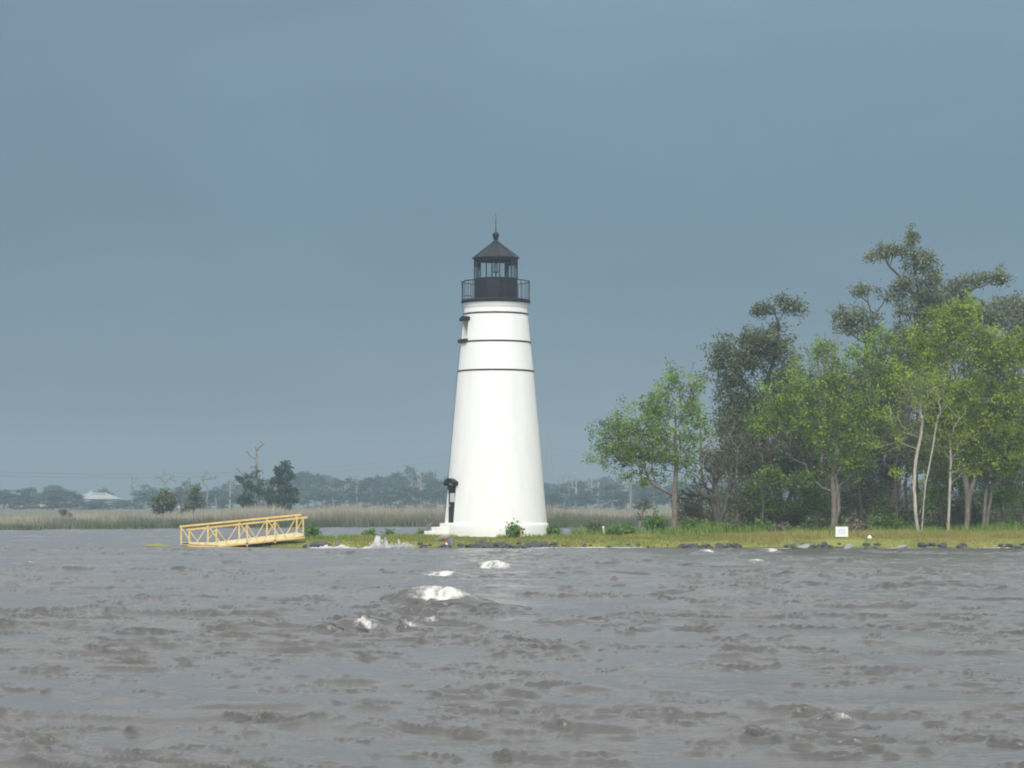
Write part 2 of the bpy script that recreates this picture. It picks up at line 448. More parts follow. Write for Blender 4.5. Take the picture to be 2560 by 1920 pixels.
gx = np.concatenate([np.arange(-21, 34, .16), np.arange(34, 58, .8)]); gy = np.concatenate([np.arange(110, 129, .14), np.arange(129, 181, .7)])
GX, GY = np.meshgrid(gx, gy)
GZ = ground_z(GX, GY)
ny, nx = GX.shape
idx = np.arange(nx * ny).reshape(ny, nx)
quads = np.stack([idx[:-1, :-1], idx[:-1, 1:], idx[1:, 1:], idx[1:, :-1]], -1).reshape(-1, 4)
keep = (GZ.ravel()[quads].max(1) > -.85)
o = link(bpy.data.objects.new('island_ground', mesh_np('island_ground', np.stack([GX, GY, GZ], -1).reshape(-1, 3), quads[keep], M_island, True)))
tag(o, kind='structure')

# ------------------------------------------------------------------ water
wr = np.random.default_rng(21)
NL_, NM_, NS_ = 10, 22, 56            # swell, chop, short wavelets
NW = NL_ + NM_ + NS_
lam = np.concatenate([wr.uniform(3.4, 7.0, NL_), np.exp(wr.uniform(np.log(1.1), np.log(3.2), NM_)), np.exp(wr.uniform(np.log(.28), np.log(1.1), NS_))])
ang = R(64) + np.concatenate([wr.normal(0, .22, NL_), wr.normal(0, .38, NM_), wr.normal(0, .5, NS_)])
kk = 2 * np.pi / lam
amp = np.concatenate([np.full(NL_, .022), np.full(NM_, .009), np.full(NS_, .007)]) / kk
phs = wr.uniform(0, 2 * np.pi, NW)
dxw, dyw = np.cos(ang), np.sin(ang)
# breaking crests: picture x, picture y of the foot, half width m, height m
BREAK = [(1112, 1520, .78, .44), (1240, 1426, .70, .32), (1105, 1440, .60, .25), (1085, 1570, .22, .13), (912, 1580, .30, .16), (1022, 1578, .22, .11),
         (2108, 1812, .15, .12), (1890, 1412, .32, .14), (1768, 1386, .36, .2), (1932, 1383, .34, .17), (76, 1416, .2, .12)]
CD = np.array([.93, -.37]); VD = np.array([.37, .93])
BR = []
for bx, by, bw, bh in BREAK:
    D = 6000 * CAM_H / (by - HZ)
    BR.append(((bx - 1280) / 6000 * D, D, bw, bh))
def water_field(X, Y):
    """displaced water surface over the rest positions X, Y"""
    d = shore(X, Y)
    fade = .38 + .62 * sstep(0.3, 9, -d)
    lag = np.where(Y > 120, .85, 1.)
    far = 1 / (1 + np.maximum(np.hypot(X, Y) - 210, 0) / 60)
    fade = fade * lag * far
    g = .35 + 1.5 * fbm(X * .22 + 5, Y * .16 + 2, 3) ** 1.6
    CU, CV = X * CD[0] + Y * CD[1], X * VD[0] + Y * VD[1]
    g1 = .3 + 1.5 * sstep(.36, .7, fbm(CU * .26 + 31, CV * .34 + 12, 3))
    g2 = .38 + 1.25 * sstep(.46, .72, fbm(CU * 1.0 + 3, CV * 1.5 + 71, 4))
    Z = np.zeros_like(X); DX = np.zeros_like(X); DY = np.zeros_like(X)
    for i in range(NW):
        a = amp[i] * (g if i < NL_ else (g1 if i < NL_ + NM_ else g2))
        th = kk[i] * (dxw[i] * X + dyw[i] * Y) + phs[i]
        c = np.cos(th); s_ = np.sin(th)
        Z += a * c; q = .85
        DX -= q * a * dxw[i] * s_; DY -= q * a * dyw[i] * s_
    # short steep wavelets with sharp, broken crests, leaning towards the bank they run from
    rr = np.hypot(X, Y)
    wob = .5 * (fbm(CU * .5 + 8, CV * .5 + 3, 2) - .5)
    for q_, (fu, fv, am, cut) in enumerate(((.6, 1.0, .085, 400.), (1.35, 1.9, .070, 150.), (2.8, 3.7, .045, 80.), (5.2, 6.8, .024, 45.))):
        n_ = fbm(CU * fu + 13.7 * q_ + wob, CV * fv + 5.1 * q_ + wob * 2, 2)
        ridge = np.clip(1 - np.abs(n_ - .5) / .16, 0, 1) ** 1.35
        pm = sstep(.525, .67, fbm(CU * fu * .42 + 51 * (q_ + 1), CV * fv * .36 + 17, 2)) * (.6 + .8 * fbm(CU * .12 + 7, CV * .15 + 21, 2))
        h_ = am * ridge * pm * np.exp(-(rr / cut) ** 2)
        Z += h_; DX -= VD[0] * h_ * .95; DY -= VD[1] * h_ * .95
    Z *= fade; DX *= fade; DY *= fade
    foam = np.zeros_like(X)
    for (cx, cy, bw, bh) in BR:
        rx, ry = X - cx, Y - cy
        near = (np.abs(rx) < 6) & (np.abs(ry) < 5)
        if not near.any(): continue
        u = rx[near] * CD[0] + ry[near] * CD[1]; v = rx[near] * VD[0] + ry[near] * VD[1]
        sv = float(np.clip(bw / .62, .32, 1.1))
        v = v + .12 * np.sin(u * 5 + cx) * sv
        pr = np.where(v > 0, np.exp(-(v / (1.1 * sv)) ** 2), np.exp(-(v / (.36 * sv)) ** 2))
        bump = .82 * bh * pr * np.exp(-np.where(u < 0, (u / (bw * 1.9)) ** 2, (np.maximum(u, 0) / (bw * 1.15)) ** 2))
        Z[near] += bump
        foam[near] = np.maximum(foam[near], .5 * np.exp(-(u / (bw * 1.5)) ** 2 * 1.2) * np.where(v > 0, np.exp(-(v / (.6 * sv)) ** 2), np.exp(-(v / (.8 * sv)) ** 2)))
    # foam where the water meets the shore, and on the steepest crests
    sh = np.exp(-((d + .25) / .35) ** 2) * sstep(.5, .68, fbm(X * .8 + 90, Y * .9 + 4, 4)) * np.where(Y < 118, 1, .5)
    foam = np.maximum(foam, sh * .75)
    sl = np.exp(-((d + 1.6) / 1.1) ** 2) * sstep(.55, .75, fbm(X * .25 + 20, Y * .7, 3)) * np.where(Y < 118, 1, 0)
    foam = np.maximum(foam, sl * .42)
    crest = sstep(.17, .3, Z / np.maximum(fade, .2)) * sstep(.52, .72, fbm(X * .35 + 70, Y * .35 + 33, 3))
    foam = np.maximum(foam, crest * 0.)
    return DX, DY, Z, foam

rs = [2.0]
while rs[-1] < 1780:
    r_ = rs[-1]
    if r_ < 16: st = .35
    elif r_ < 119: st = float(np.interp(r_, [16, 38, 60, 85, 110], [.040, .055, .095, .15, .16]))
    elif r_ < 206: st = .34
    else: st = r_ * .12
    rs.append(r_ + st)
rs = np.array(rs)
fine = np.arange(-.238, .238, .00095)
coarse = np.concatenate([np.linspace(.2405, .5, 34), np.linspace(.52, np.pi, 36)])
th = np.concatenate([-coarse[::-1], fine, coarse])
TH, RS = np.meshgrid(th, rs)
WX, WY = RS * np.sin(TH), RS * np.cos(TH)
DX, DY, WZ, FO = water_field(WX, WY)
V = np.stack([WX + DX, WY + DY, WZ], -1).reshape(-1, 3)
ny, nx = WX.shape
idx = np.arange(nx * ny).reshape(ny, nx)
quads = np.stack([idx[:-1, :-1], idx[:-1, 1:], idx[1:, 1:], idx[1:, :-1]], -1).reshape(-1, 4)
o = link(bpy.data.objects.new('water', mesh_np('water', V, quads, M_water, True, {'foam': FO.ravel()})))
tag(o, kind='structure')

# foam crests: ragged lumpy sheets riding on the breaking waves
def whitecap(i, cx, cy, bw, bh):
    nu, nv = 120, 60
    sv = float(np.clip(bw / .62, .32, 1.1))
    U, Vv = np.meshgrid(np.linspace(-2.4 * bw, 2.6 * bw, nu), np.linspace(-1.15, .75, nv) * sv)
    X = cx + U * CD[0] + Vv * VD[0]; Y = cy + U * CD[1] + Vv * VD[1]
    dx, dy, z, f0 = water_field(X, Y)
    un, vn = U / bw, Vv / sv
    n1 = fbm(un * 2.1 + i * 7.7, vn * 2.6 + i * 3.1, 4); n2 = fbm(un * 8 + i + vn * 2, vn * 4.5 + 3, 4)
    edge = np.where(un > 0, np.exp(-(un / 1.3) ** 4), np.exp(-(un / 1.15) ** 2))
    th_ = float(np.clip(bw / .6, .5, 1))
    lo, hi = (-.62 - .12 * un) * th_ + .3 * (n1 - .5), .06 + .25 * (n1 - .5)
    m = edge * sstep(lo - .12, lo + .12, vn) * (1 - sstep(hi - .1, hi + .3, vn))
    m = m * (1 - .45 * sstep(.2, 1.3, un) * n2 * 1.6) * (1 - .3 * sstep(.2, -.9, un))
    foam = np.maximum(m * (.42 + .5 * n1 + .6 * (n2 - .42)) * (.62 + .38 * min(1, bw / .6)), f0 * .9)
    border = sstep(0, .12, (U - U.min()) / np.ptp(U)) * sstep(0, .12, (U.max() - U) / np.ptp(U)) * sstep(0, .12, (Vv - Vv.min()) / np.ptp(Vv)) * sstep(0, .12, (Vv.max() - Vv) / np.ptp(Vv))
    lump = (n2 - .42) * .10 * bh / .35 * m
    Z = z + .035 * border + np.maximum(lump, -.02) - .03 * (1 - border)
    idx = np.arange(nu * nv).reshape(nv, nu)
    q = np.stack([idx[:-1, :-1], idx[:-1, 1:], idx[1:, 1:], idx[1:, :-1]], -1).reshape(-1, 4)
    o = link(bpy.data.objects.new('whitecap', mesh_np('whitecap', np.stack([X + dx, Y + dy, Z], -1).reshape(-1, 3), q, M_water, True, {'foam': foam.ravel()})))
    tag(o, kind='stuff')
for i, (cx, cy, bw, bh) in enumerate(BR):
        whitecap(i, cx, cy, bw, bh)

# spray thrown up where waves hit the bank
def spray(px, py, w, h, n, seed):
    g = np.random.default_rng(seed)
    c = P(px, py, 112.55); c.z = max(c.z, .02)
    nj = max(5, int(w * 9)); ju = g.normal(0, .4, nj); jh = g.uniform(.35, 1.0, nj) * np.exp(-(ju * 1.2) ** 2); jl = g.normal(0, .25, nj); jw = g.uniform(.03, .09, nj)
    k = g.integers(0, nj, n); t = g.random(n) ** 1.3
    base = g.random(n) < .6
    u = np.where(base, g.normal(0, .42, n), ju[k] + jl[k] * t * jh[k] + g.normal(0, 1, n) * jw[k] * (1.2 - .7 * t))
    z = np.where(base, np.abs(g.normal(0, .16, n)), jh[k] * t)
    Pp = np.stack([c.x + u * w, c.y + g.normal(0, .2, n), c.z + z * h - .03], -1)
    rr = (np.abs(g.normal(.017, .008, n)) + .005) * (1.35 - .8 * np.clip(z, 0, 1))
    d = g.normal(size=(n, 3)); d /= np.linalg.norm(d, axis=1, keepdims=True)
    a = np.cross(d, g.normal(size=(n, 3))); a /= np.linalg.norm(a, axis=1, keepdims=True); b = np.cross(d, a)
    V = np.stack([Pp + d * rr[:, None] * 1.6, Pp + a * rr[:, None], Pp - a * rr[:, None] * .5 + b * rr[:, None] * .87, Pp - a * rr[:, None] * .5 - b * rr[:, None] * .87], 1).reshape(-1, 3)
    f = np.array(((0, 1, 2), (0, 2, 3), (0, 3, 1), (1, 3, 2)))
    Fs = (np.arange(n)[:, None, None] * 4 + f[None]).reshape(-1, 3)
    o = link(bpy.data.objects.new('spray', mesh_np('spray', V, Fs, M_spray, True)))
    tag(o, kind='stuff')
def splash(px, py, w, h, seed, humps):
    """white water thrown up against the bank: a ragged lumpy crest"""
    c = P(px, py, 112.5)
    U, Vv = np.meshgrid(np.linspace(-1.5 * w, 1.5 * w, 220), np.linspace(-.3, .3, 26))
    env = sum(a * np.exp(-((U - u0 * w) / (s_ * w)) ** 2) for u0, s_, a in humps)
    n1 = fbm(U * 5 + seed, Vv * 4 + seed, 4); n2 = fbm(U * 22 + seed, Vv * 14, 3)
    pr = np.clip(1 - (Vv / .3) ** 2, 0, 1)
    Z = h * env * (.35 + 1.3 * np.clip(n1 - .3, 0, 1)) * pr ** .8 * (.7 + .6 * n2) - .06 + .04 * n2
    idx = np.arange(U.size).reshape(U.shape)
    q = np.stack([idx[:-1, :-1], idx[:-1, 1:], idx[1:, 1:], idx[1:, :-1]], -1).reshape(-1, 4)
    X = c.x + U + .25 * Z * (n2 - .5); Y = 112.45 + Vv + .3 * (n2 - .5) * Z
    o = link(bpy.data.objects.new('splash', mesh_np('splash', np.stack([X, Y, Z], -1).reshape(-1, 3), q[(Z.ravel()[q].max(1) > -.03)], M_spray, True)))
    tag(o, kind='stuff')
splash(950, 1370, .75, .62, 3, [(-.15, .28, 1.0), (.42, .16, .8), (.1, .8, .3), (-.9, .3, .2)])
splash(835, 1373, 1.1, .26, 8, [(-.2, .5, .8), (.5, .3, .7), (-.8, .2, .5)])
splash(1008, 1369, .4, .42, 14, [(-.5, .14, 1.0), (-.1, .14, .6), (.35, .14, .5)])
spray(952, 1370, .5, .66, 5000, 1)
spray(832, 1374, .95, .12, 5000, 2)
spray(1006, 1370, .5, .58, 2600, 3)
spray(1450, 1375, 2.4, .07, 3000, 4)
spray(1530, 1374, 1.6, .09, 2000, 5)
spray(2480, 1371, 1.2, .08, 300, 6)

# ------------------------------------------------------------------ far marsh land
mx_ = np.concatenate([np.linspace(-900, -75, 12), np.arange(-74, 110, 1.2), np.linspace(112, 900, 12)])
_mxp = [-900, pxX(-300, 195), pxX(0, 185), pxX(440, 195), pxX(1000, 204), pxX(1600, 200), 200, 900]
_mfp = [175, 176, 181, 194, 204, 197, 190, 180]
def marsh_front(X): return np.interp(X, _mxp, _mfp) + 3.2 * (fbm(X * .13 + 60, X * 0 + 1.5, 3) - .5)
rows = np.concatenate([[-3, -1, 0, 1, 3, 8, 20, 50, 120], np.linspace(250, 1500, 14)])
MX, MR = np.meshgrid(mx_, rows)
MY = np.minimum(marsh_front(MX) + MR, 1720)
MZ = np.interp(MR, [-3, -1, 0, 1, 3, 20, 1500], [-.8, -.3, .02, .15, .2, .25, .4])
ny, nx = MX.shape
idx = np.arange(nx * ny).reshape(ny, nx)
quads = np.stack([idx[:-1, :-1], idx[:-1, 1:], idx[1:, 1:], idx[1:, :-1]], -1).reshape(-1, 4)
o = link(bpy.data.objects.new('marsh_ground', mesh_np('marsh_ground', np.stack([MX, MY, MZ], -1).reshape(-1, 3), quads, M_marsh, True)))
tag(o, kind='structure')

def blades(name, X, Y, Z, H, W, lean, tint, mat, rng, seg=1):
    n = len(X); a = rng.uniform(0, np.pi, n)
    cx, cy = np.cos(a) * W / 2, np.sin(a) * W / 2
    lx = lean[0] * H + rng.normal(0, .16, n) * H; ly = lean[1] * H + rng.normal(0, .16, n) * H
    b0 = np.stack([X - cx, Y - cy, Z], -1); b1 = np.stack([X + cx, Y + cy, Z], -1)
    tp = np.stack([X + lx, Y + ly, Z + H], -1)
    V = np.stack([b0, b1, tp], 1).reshape(-1, 3); Fc = np.arange(3 * n).reshape(-1, 3)
    o = link(bpy.data.objects.new(name, mesh_np(name, V, Fc, mat, False, {'tint': np.repeat(tint, 3)})))
    return tag(o, kind='stuff')

# reeds: front rows green, tan plumes above and behind
g = np.random.default_rng(5)
n = 90000
RX = g.uniform(-75, 85, n); dep = np.abs(g.exponential(9, n)); dep = np.where(dep > 75, g.uniform(0, 60, n), dep)
RY = marsh_front(RX) + dep
hp = np.interp(RX, [-75, pxX(-100, 190), pxX(150, 190), pxX(420, 195), pxX(700, 200), pxX(1100, 205), pxX(1700, 200), 85], [.95, 1.0, 1.15, 1.35, 1.75, 1.85, 1.6, 1.6])
clump = fbm(RX * .28 + 3, RY * .2 + 50, 3)
green = sstep(.46, .58, fbm(RX * .16 + 12, RY * .3 + 7, 3))
fr = np.clip(dep / 5, 0, 1)
Hh = .9 * hp * (.55 + .5 * fr) * (.55 + 1.0 * clump) * g.uniform(.75, 1.1, n)
Hh = np.where(green > .5, Hh * .72, Hh)
tint = np.clip(.20 + .46 * fr + .35 * (clump - .45) - .42 * green + g.normal(0, .1, n), 0, 1)
blades('reeds', RX, RY, np.full(n, .05), Hh, .07 + .03 * g.random(n), (-.08, 0), tint, M_reed, g)

# ------------------------------------------------------------------ grass on the island
n = 85000
g = np.random.default_rng(6)
X = g.uniform(-14.5, 36, n); Y = np.where(g.random(n) < .8, g.uniform(112.6, 121, n), g.uniform(121, 131, n))
d = shore(X, Y); k = (d > .12) & (np.hypot(X + .82, Y - 120) > 2.7)
X, Y, d = X[k], Y[k], d[k]
patch = fbm(X * .45 + 9, Y * .6 + 14, 3); right = sstep(6, 18, X)
hh = (.06 + .1 * sstep(.4, .7, patch) + .12 * right * sstep(1, 4, d)) * g.uniform(.5, 1.4, len(X))
hh = np.where((np.abs(X - pxX(2104, 115)) < .9) & (Y < 117), hh * .3, hh)
tint = np.clip(.12 + .75 * patch - .12 * (1 - right) * 1 + .18 * right + g.normal(0, .12, len(X)), 0, 1)
blades('grass', X, Y, ground_z(X, Y) - .01, hh, .035 + .03 * g.random(len(X)), (-.15, .05), tint, M_grass, g)
# taller weeds along the foot of the trees and around the plinth
n = 16000
X = np.concatenate([g.uniform(3, 36, n), g.uniform(-10, 3.5, 1600)]); Y = np.concatenate([g.normal(123.2, 1.5, n), g.normal(116.9, .25, 1600)])
k = (shore(X, Y) > .3) & (np.hypot(X + .82, Y - 120) > 2.75); k &= fbm(X * .6 + 44, Y * .6, 3) > .42
X, Y = X[k], Y[k]
hh = np.where(Y > 119.5, g.uniform(.2, .75, len(X)) * (.4 + fbm(X * .4, Y * .4 + 70, 2)), g.uniform(.06, .26, len(X)))
tint = np.clip(g.normal(.5, .25, len(X)), 0, 1)
blades('weeds', X, Y, ground_z(X, Y) - .01, hh, .05 + .03 * g.random(len(X)), (-.15, 0), tint, M_weed, g)

# ------------------------------------------------------------------ trees
def sample_blobs(rng, blobs, n, D, shell=.45):
    """points in the crown masses; a blob is picture x, y, half width, half height, [depth offset, depth half size]"""
    s = D / 6000.
    B = []
    for b in blobs:
        c = P(b[0], b[1], D); rx, rz = b[2] * s, b[3] * s
        dy = b[4] if len(b) > 4 else 0.; ry = b[5] if len(b) > 5 else max(.5, min(rx, 1.3 * rz) * 1.0)
        B.append((c.x, c.y + dy, c.z, rx, ry, rz))
    B = np.array(B)
    w = (B[:, 3] * B[:, 4] * B[:, 5]) ** .62; w /= w.sum()
    k = rng.choice(len(B), n, p=w)
    d = rng.normal(size=(n, 3)); d /= np.linalg.norm(d, axis=1, keepdims=True)
    r = rng.random(n) ** shell * np.clip(rng.normal(1, .2, n), .5, 1.6)
    return B[k, :3] + d * r[:, None] * B[k, 3:]

def skeleton(rng, trunks, pts, bf=.45, seg=.6, lift=.12, jit=.06):
    """grow limbs from the trunk lines to every point; returns nodes, parents"""
    N, par, L = [], [], []
    roots = []
    for tr in trunks:
        prev = -1
        for i in range(len(tr) - 1):
            a, b = np.array(tr[i]), np.array(tr[i + 1]); m = max(1, int(np.linalg.norm(b - a) / .45))
            for j in range(m if i < len(tr) - 2 else m + 1):
                q = a + (b - a) * j / m
                if prev >= 0: q = q + rng.normal(0, .012, 3)
                N.append(q); par.append(prev); L.append(0 if prev < 0 else L[prev] + np.linalg.norm(q - N[prev])); prev = len(N) - 1
    A = np.zeros((len(N) + len(pts) * 14, 3)); LL = np.zeros(len(A)); n = len(N)
    A[:n] = N; LL[:n] = L
    zt = A[:n, 2]
    ok = np.zeros(len(A), bool); zmin = zt.min() + .22 * (zt.max() - zt.min()); ok[:n] = zt > zmin
    top = A[n - 1]
    order = np.argsort(np.min(np.linalg.norm(pts[:, None, :] - A[None, :n:2, :], axis=2), axis=1))
    for i in order:
        p = pts[i]
        dv = p - A[:n]; dist = np.linalg.norm(dv, axis=1)
        cost = dist + bf * LL[:n] + np.where(dv[:, 2] < 0, -dv[:, 2] * .7, 0)
        cost[~ok[:n]] = 1e9
        j = int(np.argmin(cost)); dd = dist[j]
        m = max(1, int(round(dd / seg))); a = A[j].copy(); prev = j
        m = min(m, 13)
        for q in range(1, m + 1):
            t = q / m
            x = a + (p - a) * t
            if q < m:
                x = x + rng.normal(0, jit * dd / m * 2, 3); x[2] -= lift * dd * t * (1 - t)
            A[n] = x; LL[n] = LL[prev] + np.linalg.norm(x - A[prev]); ok[n] = True; par.append(prev); prev = n; n += 1
    return A[:n], np.array(par)

def limb_mesh(A, par, r0, tip, e=1.55, minr=0.):
    n = len(A); cnt = np.zeros(n); kids = [[] for _ in range(n)]
    for i in range(n):
        if par[i] >= 0: kids[par[i]].append(i)
    for i in range(n):
        if not kids[i]: cnt[i] = 1
    for i in range(n - 1, -1, -1):
        if par[i] >= 0: cnt[par[i]] += cnt[i]
    rad = tip + (r0 - tip) * (cnt / cnt.max()) ** (1 / e)
    mb = MB()
    def chain(start, first):
        pts = [A[start]] if start >= 0 else []; rr = [rad[first]] if start >= 0 else []
        i = first
        while True:
            pts.append(A[i]); rr.append(rad[i])
            if not kids[i]: break
            ks = sorted(kids[i], key=lambda q: -cnt[q])
            for q in ks[1:]: todo.append((i, q))
            i = ks[0]
        if start < 0: rr[0] *= 1.35
        if len(pts) > 1 and max(rr) > minr: mb.tube(pts, rr, 7 if rr[0] > .09 else (5 if rr[0] > .03 else 3), caps=rr[0] > .05)
    todo = [(-1, i) for i in range(n) if par[i] < 0]
    while todo:
        s_, f_ = todo.pop(); chain(s_, f_)
    return mb, cnt, kids

def leaf_mesh(name, rng, A, par, cnt, per, cr, size, mat, drop=0., lim=3, sweep=(0, 0, 0), flat=.0, pal=(.5, .22)):
    sel = np.where(cnt <= lim)[0]; sel = sel[par[sel] >= 0]
    if drop: sel = sel[rng.random(len(sel)) > drop]
    n = len(sel) * per
    c = np.repeat(A[sel], per, 0) + rng.normal(0, cr, (n, 3)) * np.array([1, 1, .8]) + np.array(sweep) * np.abs(rng.normal(0, 1, (n, 1)))
    d = rng.normal(size=(n, 3)); d[:, 2] *= (1 - flat); d /= np.linalg.norm(d, axis=1, keepdims=True)
    e = rng.normal(size=(n, 3)); e = np.cross(d, e); e /= np.linalg.norm(e, axis=1, keepdims=True)
    sz = size * rng.uniform(.6, 1.35, (n, 1))
    a = d * sz; b = e * sz * .5
    V = np.stack([c - a, c + b, c + a, c - b], 1).reshape(-1, 3)
    cl = np.clip(rng.normal(pal[0], pal[1], len(sel)), 0, 1)
    tint = np.clip(np.repeat(cl, per) + rng.normal(0, .12, n), 0, 1)
    return mesh_np(name, V, np.arange(4 * n).reshape(-1, 4), mat, False, {'tint': np.repeat(tint, 4)})

def local(me_or_pts, base):
    return me_or_pts

def tree(name, label, cat, D, base_px, trunks, blobs, n, leaf, bark, seed, r0=.16, tip=.009, per=16, cr=.16, size=.09,
         drop=0., bf=.45, lim=3, lift=.12, jit=.06, seg=.6, sweep=(0, 0, 0), group=None, shell=.45, pal=(.5, .22)):
    """trunks: polylines in picture x, y (depth offset optional), the first point standing on the ground"""
    rng = np.random.default_rng(seed)
    b = P(base_px[0], base_px[1], D)
    zb = gz(b.x, D) if D < 178 else .2
    root = thing(name, label, cat, (b.x, D, zb), group)
    tr = []
    for t in trunks:
        ps = []
        for i, q in enumerate(t):
            w = P(q[0], q[1], D); w.y += (q[2] if len(q) > 2 else 0)
            if i == 0: w.z = zb - .15
            ps.append(np.array(w) - np.array(root.location))
        tr.append(ps)
    off = np.array(root.location)
    pts = sample_blobs(rng, blobs, n, D, shell) - off
    A, par = skeleton(rng, tr, pts, bf, seg, lift, jit)
    mb, cnt, kids = limb_mesh(A, par, r0, tip)
    mb.build('trunk', bark, root, True)
    if leaf is not None:
        child('crown', leaf_mesh('crown', rng, A, par, cnt, per, cr, size, leaf, drop, lim, sweep, pal=pal), root)
    return root

SW = (-.07, 0, .06)
# front row
tree('broadleaf_tree', 'small light green tree with grey trunk, nearest the lighthouse', 'tree', 125, (1684, 1338),
     [[(1684, 1338), (1687, 1290), (1686, 1240), (1690, 1180), (1689, 1100), (1688, 1020)]],
     [(1560, 1115, 80, 48), (1625, 1075, 95, 80), (1690, 1000, 62, 60), (1733, 1040, 40, 95), (1682, 948, 22, 34), (1502, 1105, 34, 38), (1720, 1150, 45, 55),
      (1600, 1150, 60, 30), (1540, 1060, 40, 30), (1480, 1156, 18, 7), (1475, 1075, 8, 10), (1645, 1010, 40, 35), (1660, 1110, 60, 50), (1595, 1070, 60, 30), (1635, 1030, 45, 40), (1655, 1150, 70, 35), (1560, 1160, 60, 18), (1545, 1125, 70, 40), (1625, 1135, 90, 40), (1600, 1185, 60, 14), (1750, 1090, 40, 50), (1755, 950, 18, 40), (1620, 1200, 70, 18)],
     950, M_leaf_spring, M_bark, 101, r0=.16, tip=.006, per=21, cr=.15, size=.07, drop=.08, sweep=SW, bf=.35, pal=(.48, .3))
tree('broadleaf_tree', 'large spreading light green tree standing left of the white sign', 'tree', 124, (2083, 1338),
     [[(2083, 1338), (2086, 1260), (2082, 1200), (2092, 1120), (2110, 1020), (2130, 930)], [(2081, 1338), (2098, 1270), (2090, 1190), (2140, 1100), (2180, 1000)]],
     [(2000, 990, 95, 70), (2090, 935, 100, 65), (2190, 890, 85, 70), (1925, 1062, 62, 40), (2040, 1075, 110, 65), (2150, 1040, 110, 90), (1960, 1030, 70, 50),
      (1965, 1205, 55, 18), (1930, 1185, 38, 22), (2010, 1195, 40, 22), (2120, 1150, 80, 50), (2230, 960, 60, 60), (2060, 870, 50, 22)],
     1500, M_leaf_spring, M_bark, 102, r0=.15, tip=.006, per=22, cr=.17, size=.075, drop=.08, sweep=SW, bf=.35, pal=(.5, .32))
tree('broadleaf_tree', 'twin pale stemmed young tree with thin lime crown right of the white sign', 'tree', 120.5, (2298, 1342),
     [[(2296, 1344), (2288, 1270), (2286, 1200), (2289, 1150), (2302, 1095), (2306, 1050)], [(2303, 1344), (2309, 1260), (2315, 1205), (2327, 1150), (2338, 1085), (2345, 1040)], [(2304, 1343), (2312, 1230), (2309, 1170)]],
     [(2290, 985, 70, 50), (2335, 1010, 50, 60), (2220, 1035, 36, 20), (2188, 1115, 26, 14), (2250, 1186, 18, 12), (2250, 1090, 30, 30), (2265, 940, 40, 30), (2330, 950, 45, 35)],
     330, M_leaf_lime, M_bark_pale, 103, r0=.085, tip=.006, per=13, cr=.15, size=.075, drop=.25, sweep=SW, bf=.3, pal=(.6, .2))
tree('broadleaf_tree', 'bright lime tall tree with grey trunk near the right picture edge', 'tree', 123, (2416, 1340),
     [[(2416, 1342), (2420, 1250), (2412, 1180), (2404, 1100), (2408, 1000), (2410, 900)], [(2418, 1342), (2424, 1240), (2452, 1150), (2490, 1050), (2510, 950)]],
     [(2395, 830, 85, 70), (2475, 880, 85, 60), (2345, 890, 75, 60), (2535, 880, 50, 55), (2420, 970, 110, 70), (2510, 980, 70, 80), (2300, 860, 45, 40), (2440, 1080, 100, 60), (2530, 1090, 60, 60), (2420, 770, 40, 30), (2350, 790, 40, 30), (2350, 1070, 60, 60), (2450, 1150, 80, 36), (2500, 1150, 60, 40), (2390, 1010, 70, 50)],
     1900, M_leaf_lime, M_bark, 104, r0=.14, tip=.006, per=22, cr=.17, size=.075, drop=.08, sweep=SW, bf=.35, pal=(.52, .32))
tree('sapling', 'slim pale single trunk sapling between twin stemmed tree and grey trunk', 'tree', 121.5, (2369, 1342),
     [[(2369, 1344), (2372, 1290), (2375, 1210), (2378, 1150), (2372, 1080)]],
     [(2385, 1110, 45, 40), (2350, 1080, 40, 40), (2410, 1180, 45, 16), (2390, 1040, 40, 40)],
     130, M_leaf_lime, M_bark_pale, 105, r0=.07, per=12, cr=.15, size=.08, drop=.2, sweep=SW, bf=.3, pal=(.5, .2))
tree('broadleaf_tree', 'thin stemmed green tree in front of the far right dark trunks', 'tree', 124, (2462, 1338),
     [[(2458, 1340), (2462, 1260), (2470, 1190), (2480, 1120), (2490, 1040)], [(2464, 1340), (2478, 1230), (2500, 1150)]],
     [(2480, 1120, 70, 50), (2530, 1170, 60, 40), (2500, 1040, 60, 50), (2440, 1170, 40, 30), (2560, 1100, 50, 70)],
     330, M_leaf_spring, M_bark, 106, r0=.09, per=14, cr=.17, size=.09, drop=.15, sweep=SW, bf=.35, pal=(.4, .22))
# dark evergreen oaks behind
tree('oak_tree', 'dark grey green oak with a thin tuft rising above its left crown', 'tree', 132, (1948, 1334),
     [[(1948, 1338), (1950, 1280), (1942, 1230), (1925, 1150), (1905, 1060), (1915, 960), (1945, 870), (1948, 815), (1938, 785)], [(1955, 1338), (1965, 1270), (1990, 1200), (1990, 1100)]],
     [(1880, 880, 85, 62), (1830, 960, 52, 85), (1925, 865, 62, 48), (1845, 1085, 62, 80), (1895, 1160, 80, 50), (1805, 890, 32, 40), (1960, 950, 50, 70), (1945, 820, 16, 22),
      (1915, 775, 34, 16), (1945, 758, 22, 20), (1985, 768, 28, 18), (1895, 782, 14, 12), (1900, 1010, 70, 60), (1990, 1080, 60, 70), (1975, 1170, 60, 30), (2005, 1010, 60, 60), (1830, 1170, 45, 25)],
     1700, M_leaf_oak, M_bark_dark, 107, r0=.27, tip=.009, per=24, cr=.2, size=.08, drop=.05, bf=.3, jit=.1, lim=3)
